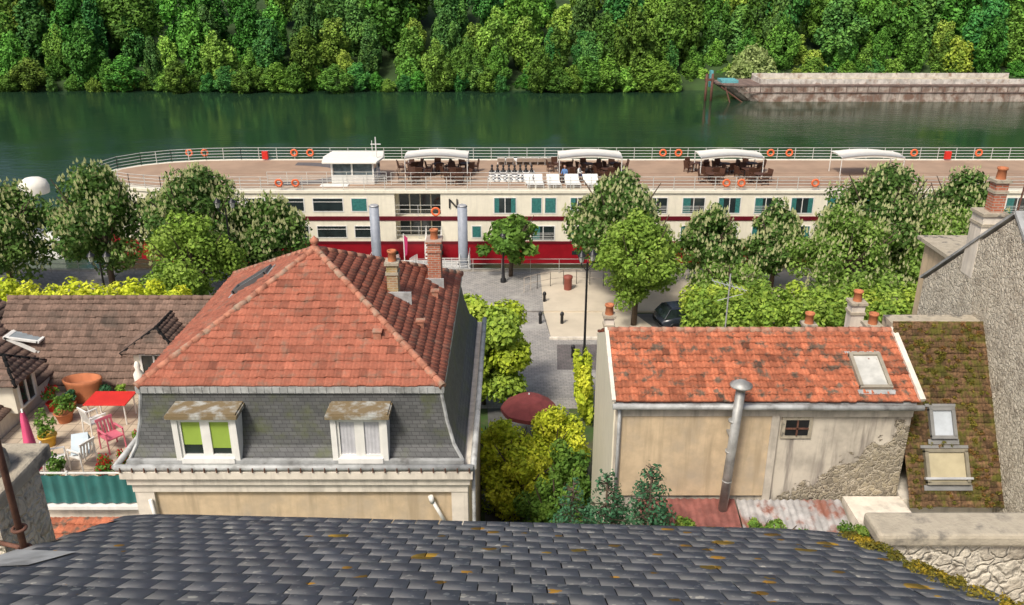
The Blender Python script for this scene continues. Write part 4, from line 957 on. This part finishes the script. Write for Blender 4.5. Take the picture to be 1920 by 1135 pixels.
mb=MB(); N_=20
for i in range(N_):
    x0=-4.0+6.98*i/N_; x1=-4.0+6.98*(i+1)/N_
    mb.poly(roofp(x0,.9,-.022),roofp(x1,.9,-.022),roofp(x1,6.74,-.022),roofp(x0,6.74,-.022))
mb.obj('roof_boarding',M('dark_batten',(.03,.028,.026),.9,.2),F)
MB().box(-3.9,2.75,.5,5.9,2.5,17.0).obj('house_walls',m_pwhite,F)
mb=MB(); rg=np.random.default_rng(11)
bl=[]
for i in range(90):
    yy=6.75-rg.random()*4.2; p=roofp(2.95+rg.normal()*.06,yy,.01); bl.append((*p,.03+.06*rg.random(),.07,.025))
leafcloud('moss_clumps',bl,10000,.011,[(.16,.14,.03),(.30,.25,.04),(.10,.11,.02),(.45,.32,.03)],m_leaf,F,rng=rg,shell=.2)
mb=MB(); mb.poly(roofp(-3.97,4.5,.012),roofp(-3.45,4.55,.014),roofp(-3.35,5.0,.014),roofp(-3.97,5.15,.012)); mb.obj('lead_flashing',m_zinc,F)
Pw=group('stone_parapet_wall')
MB().box(3.1,9,5.88,6.12,14,18.08).obj('wall',m_rubble,Pw)
MB().box(3.03,9,5.82,6.16,18.08,18.2).obj('coping',m_stonecap,Pw,bevel=.03)
MB().box(3.05,9,.5,5.88,14,16.9).obj('side_masonry',m_rubble,Pw)
g=group('stone_chimney')
MB().box(-5.2,-4.34,6.0,6.7,14,18.35).obj('stack',m_rubble,g); MB().box(-5.25,-4.24,5.9,6.8,18.35,18.5).obj('cap',m_stonecap,g,bevel=.03)
MB().lathe((-4.6,6.3,18.5),[(.24,0),(.24,.12),(.19,.2),(.0,.2)],14).obj('chimney_crown',m_stonecap,g)
g=group('rusty_antenna_mast'); mb=MB(); mb.cyl((-4.07,5.85,17.5),(-4.07,5.85,21.5),.028,n=10)
mb.torus((-4.07,5.85,18.25),.05,.015,axis='z'); mb.torus((-4.07,5.85,18.05),.05,.015,axis='z'); mb.cyl((-4.07,5.85,18.05),(-4.4,6.0,18.0),.02,n=8); mb.cyl((-4.07,5.85,17.85),(-4.35,6.0,17.6),.025,n=8); mb.obj('mast',m_rust,g)

# ------------------------------------------------------------------ seated persons on sun deck
def person(x,y,z,r,shirt,trousers,hair):
    g=group('seated_person')
    def skin(name,vs,es,rs,mat):
        me=bpy.data.meshes.new(name); me.from_pydata(vs,es,[]); o=bpy.data.objects.new(name,me); link(o,g); me.materials.append(mat)
        m=o.modifiers.new('s','SKIN'); 
        for i,q in enumerate(rs): me.skin_vertices[0].data[i].radius=(q,q)
        me.skin_vertices[0].data[0].use_root=True; m2=o.modifiers.new('ss','SUBSURF'); m2.levels=1; m2.render_levels=1; return o
    V=[(0,0,.52),(0,.03,.75),(0,.03,1.0),(0,.02,1.12),(.19,.02,1.0),(.25,-.05,.75),(.18,-.27,.72),(-.19,.02,1.0),(-.25,-.05,.75),(-.18,-.27,.72)]
    skin('torso_and_arms',V,[(0,1),(1,2),(2,3),(2,4),(4,5),(5,6),(2,7),(7,8),(8,9)],[.15,.14,.15,.06,.07,.05,.035,.07,.05,.035],shirt)
    V=[(0,0,.52),(.1,-.05,.52),(.12,-.45,.5),(.12,-.48,.1),(.12,-.6,.04),(-.1,-.05,.52),(-.12,-.45,.5),(-.12,-.48,.1),(-.12,-.6,.04)]
    skin('legs',V,[(0,1),(1,2),(2,3),(3,4),(0,5),(5,6),(6,7),(7,8)],[.14,.1,.075,.05,.04,.1,.075,.05,.04],trousers)
    sk=M('skin',(.5,.28,.2),.6,.05)
    mb=MB(); prof=[(0,-.13),(.055,-.12),(.08,-.05),(.09,.02),(.08,.09),(.04,.13),(0,.135)]; mb.lathe((0,0,1.29),prof,12); mb.cyl((0,.02,1.08),(0,.01,1.2),.05,n=8); mb.cyl((0,-.085,1.28),(0,-.115,1.26),.015,n=5)
    for s in(-1,1):
        mb.cyl((s*.09,.01,1.27),(s*.1,.02,1.31),.02,n=6); mb.obox((s*.17,-.33,.73),(.07,.09,.03))
        for k in range(4): mb.cyl((s*.17-.03+k*.02,-.37,.73),(s*.17-.03+k*.02,-.37-.07+.01*abs(k-1),.72),.009,n=5)
        mb.cyl((s*.135,-.31,.73),(s*.11,-.36,.74),.01,n=5)
    mb.obj('head_and_hands',sk,g)
    mb=MB(); mb.lathe((0,.02,1.31),[(.098,-.06),(.1,.03),(.085,.1),(.04,.135),(0,.14)],12); mb.obj('hair',hair,g)
    g.location=(x,y,z); g.rotation_euler=(0,0,r)
mh=M('hair',(.05,.03,.02),.7,.1)
cx=(1105-960)/1600*71
person(cx-1.0,68.0,6.02,1.2,m_white,M('blue_cloth',(.05,.08,.2),.8,.1),mh)
place(me_chair,'deck_chair',cx-1.0,68.0,6.02,1.2)
person(cx-2.2,67.6,6.02,-.5,M('blue_shirt',(.1,.2,.4),.8,.1),M('dark_cloth',(.03,.03,.04),.8,.1),mh)
place(me_chair,'deck_chair',cx-2.2,67.6,6.02,-.5)

# ------------------------------------------------------------------ world, sun, camera
el=rad(52); az=math.atan2(-.52,-.85)
w=bpy.data.worlds.new("World"); scene.world=w; w.use_nodes=True; nt=w.node_tree
sky=nt.nodes.new('ShaderNodeTexSky'); sky.sky_type='NISHITA'; sky.sun_disc=False; sky.sun_elevation=el; sky.sun_rotation=az; sky.dust_density=5; sky.air_density=.7
nt.links.new(sky.outputs[0],nt.nodes['Background'].inputs[0]); nt.nodes['Background'].inputs[1].default_value=.15
sl=bpy.data.lights.new('sun','SUN'); sl.energy=3.1; sl.angle=rad(11); sl.color=(1,.94,.84)
so=bpy.data.objects.new('sun',sl); link(so)
d=Vector((math.sin(az)*math.cos(el),math.cos(az)*math.cos(el),math.sin(el)))
so.rotation_euler=d.to_track_quat('Z','Y').to_euler(); so.location=d*60
cam=bpy.data.cameras.new('camera'); co=bpy.data.objects.new('camera',cam); link(co)
cam.lens=30; cam.sensor_width=36; cam.clip_end=6000; co.location=(0,0,22.6); co.rotation_euler=(rad(90-21.8),0,0)
scene.camera=co
scene.view_settings.view_transform='Standard'; scene.view_settings.look='None'; scene.view_settings.exposure=0
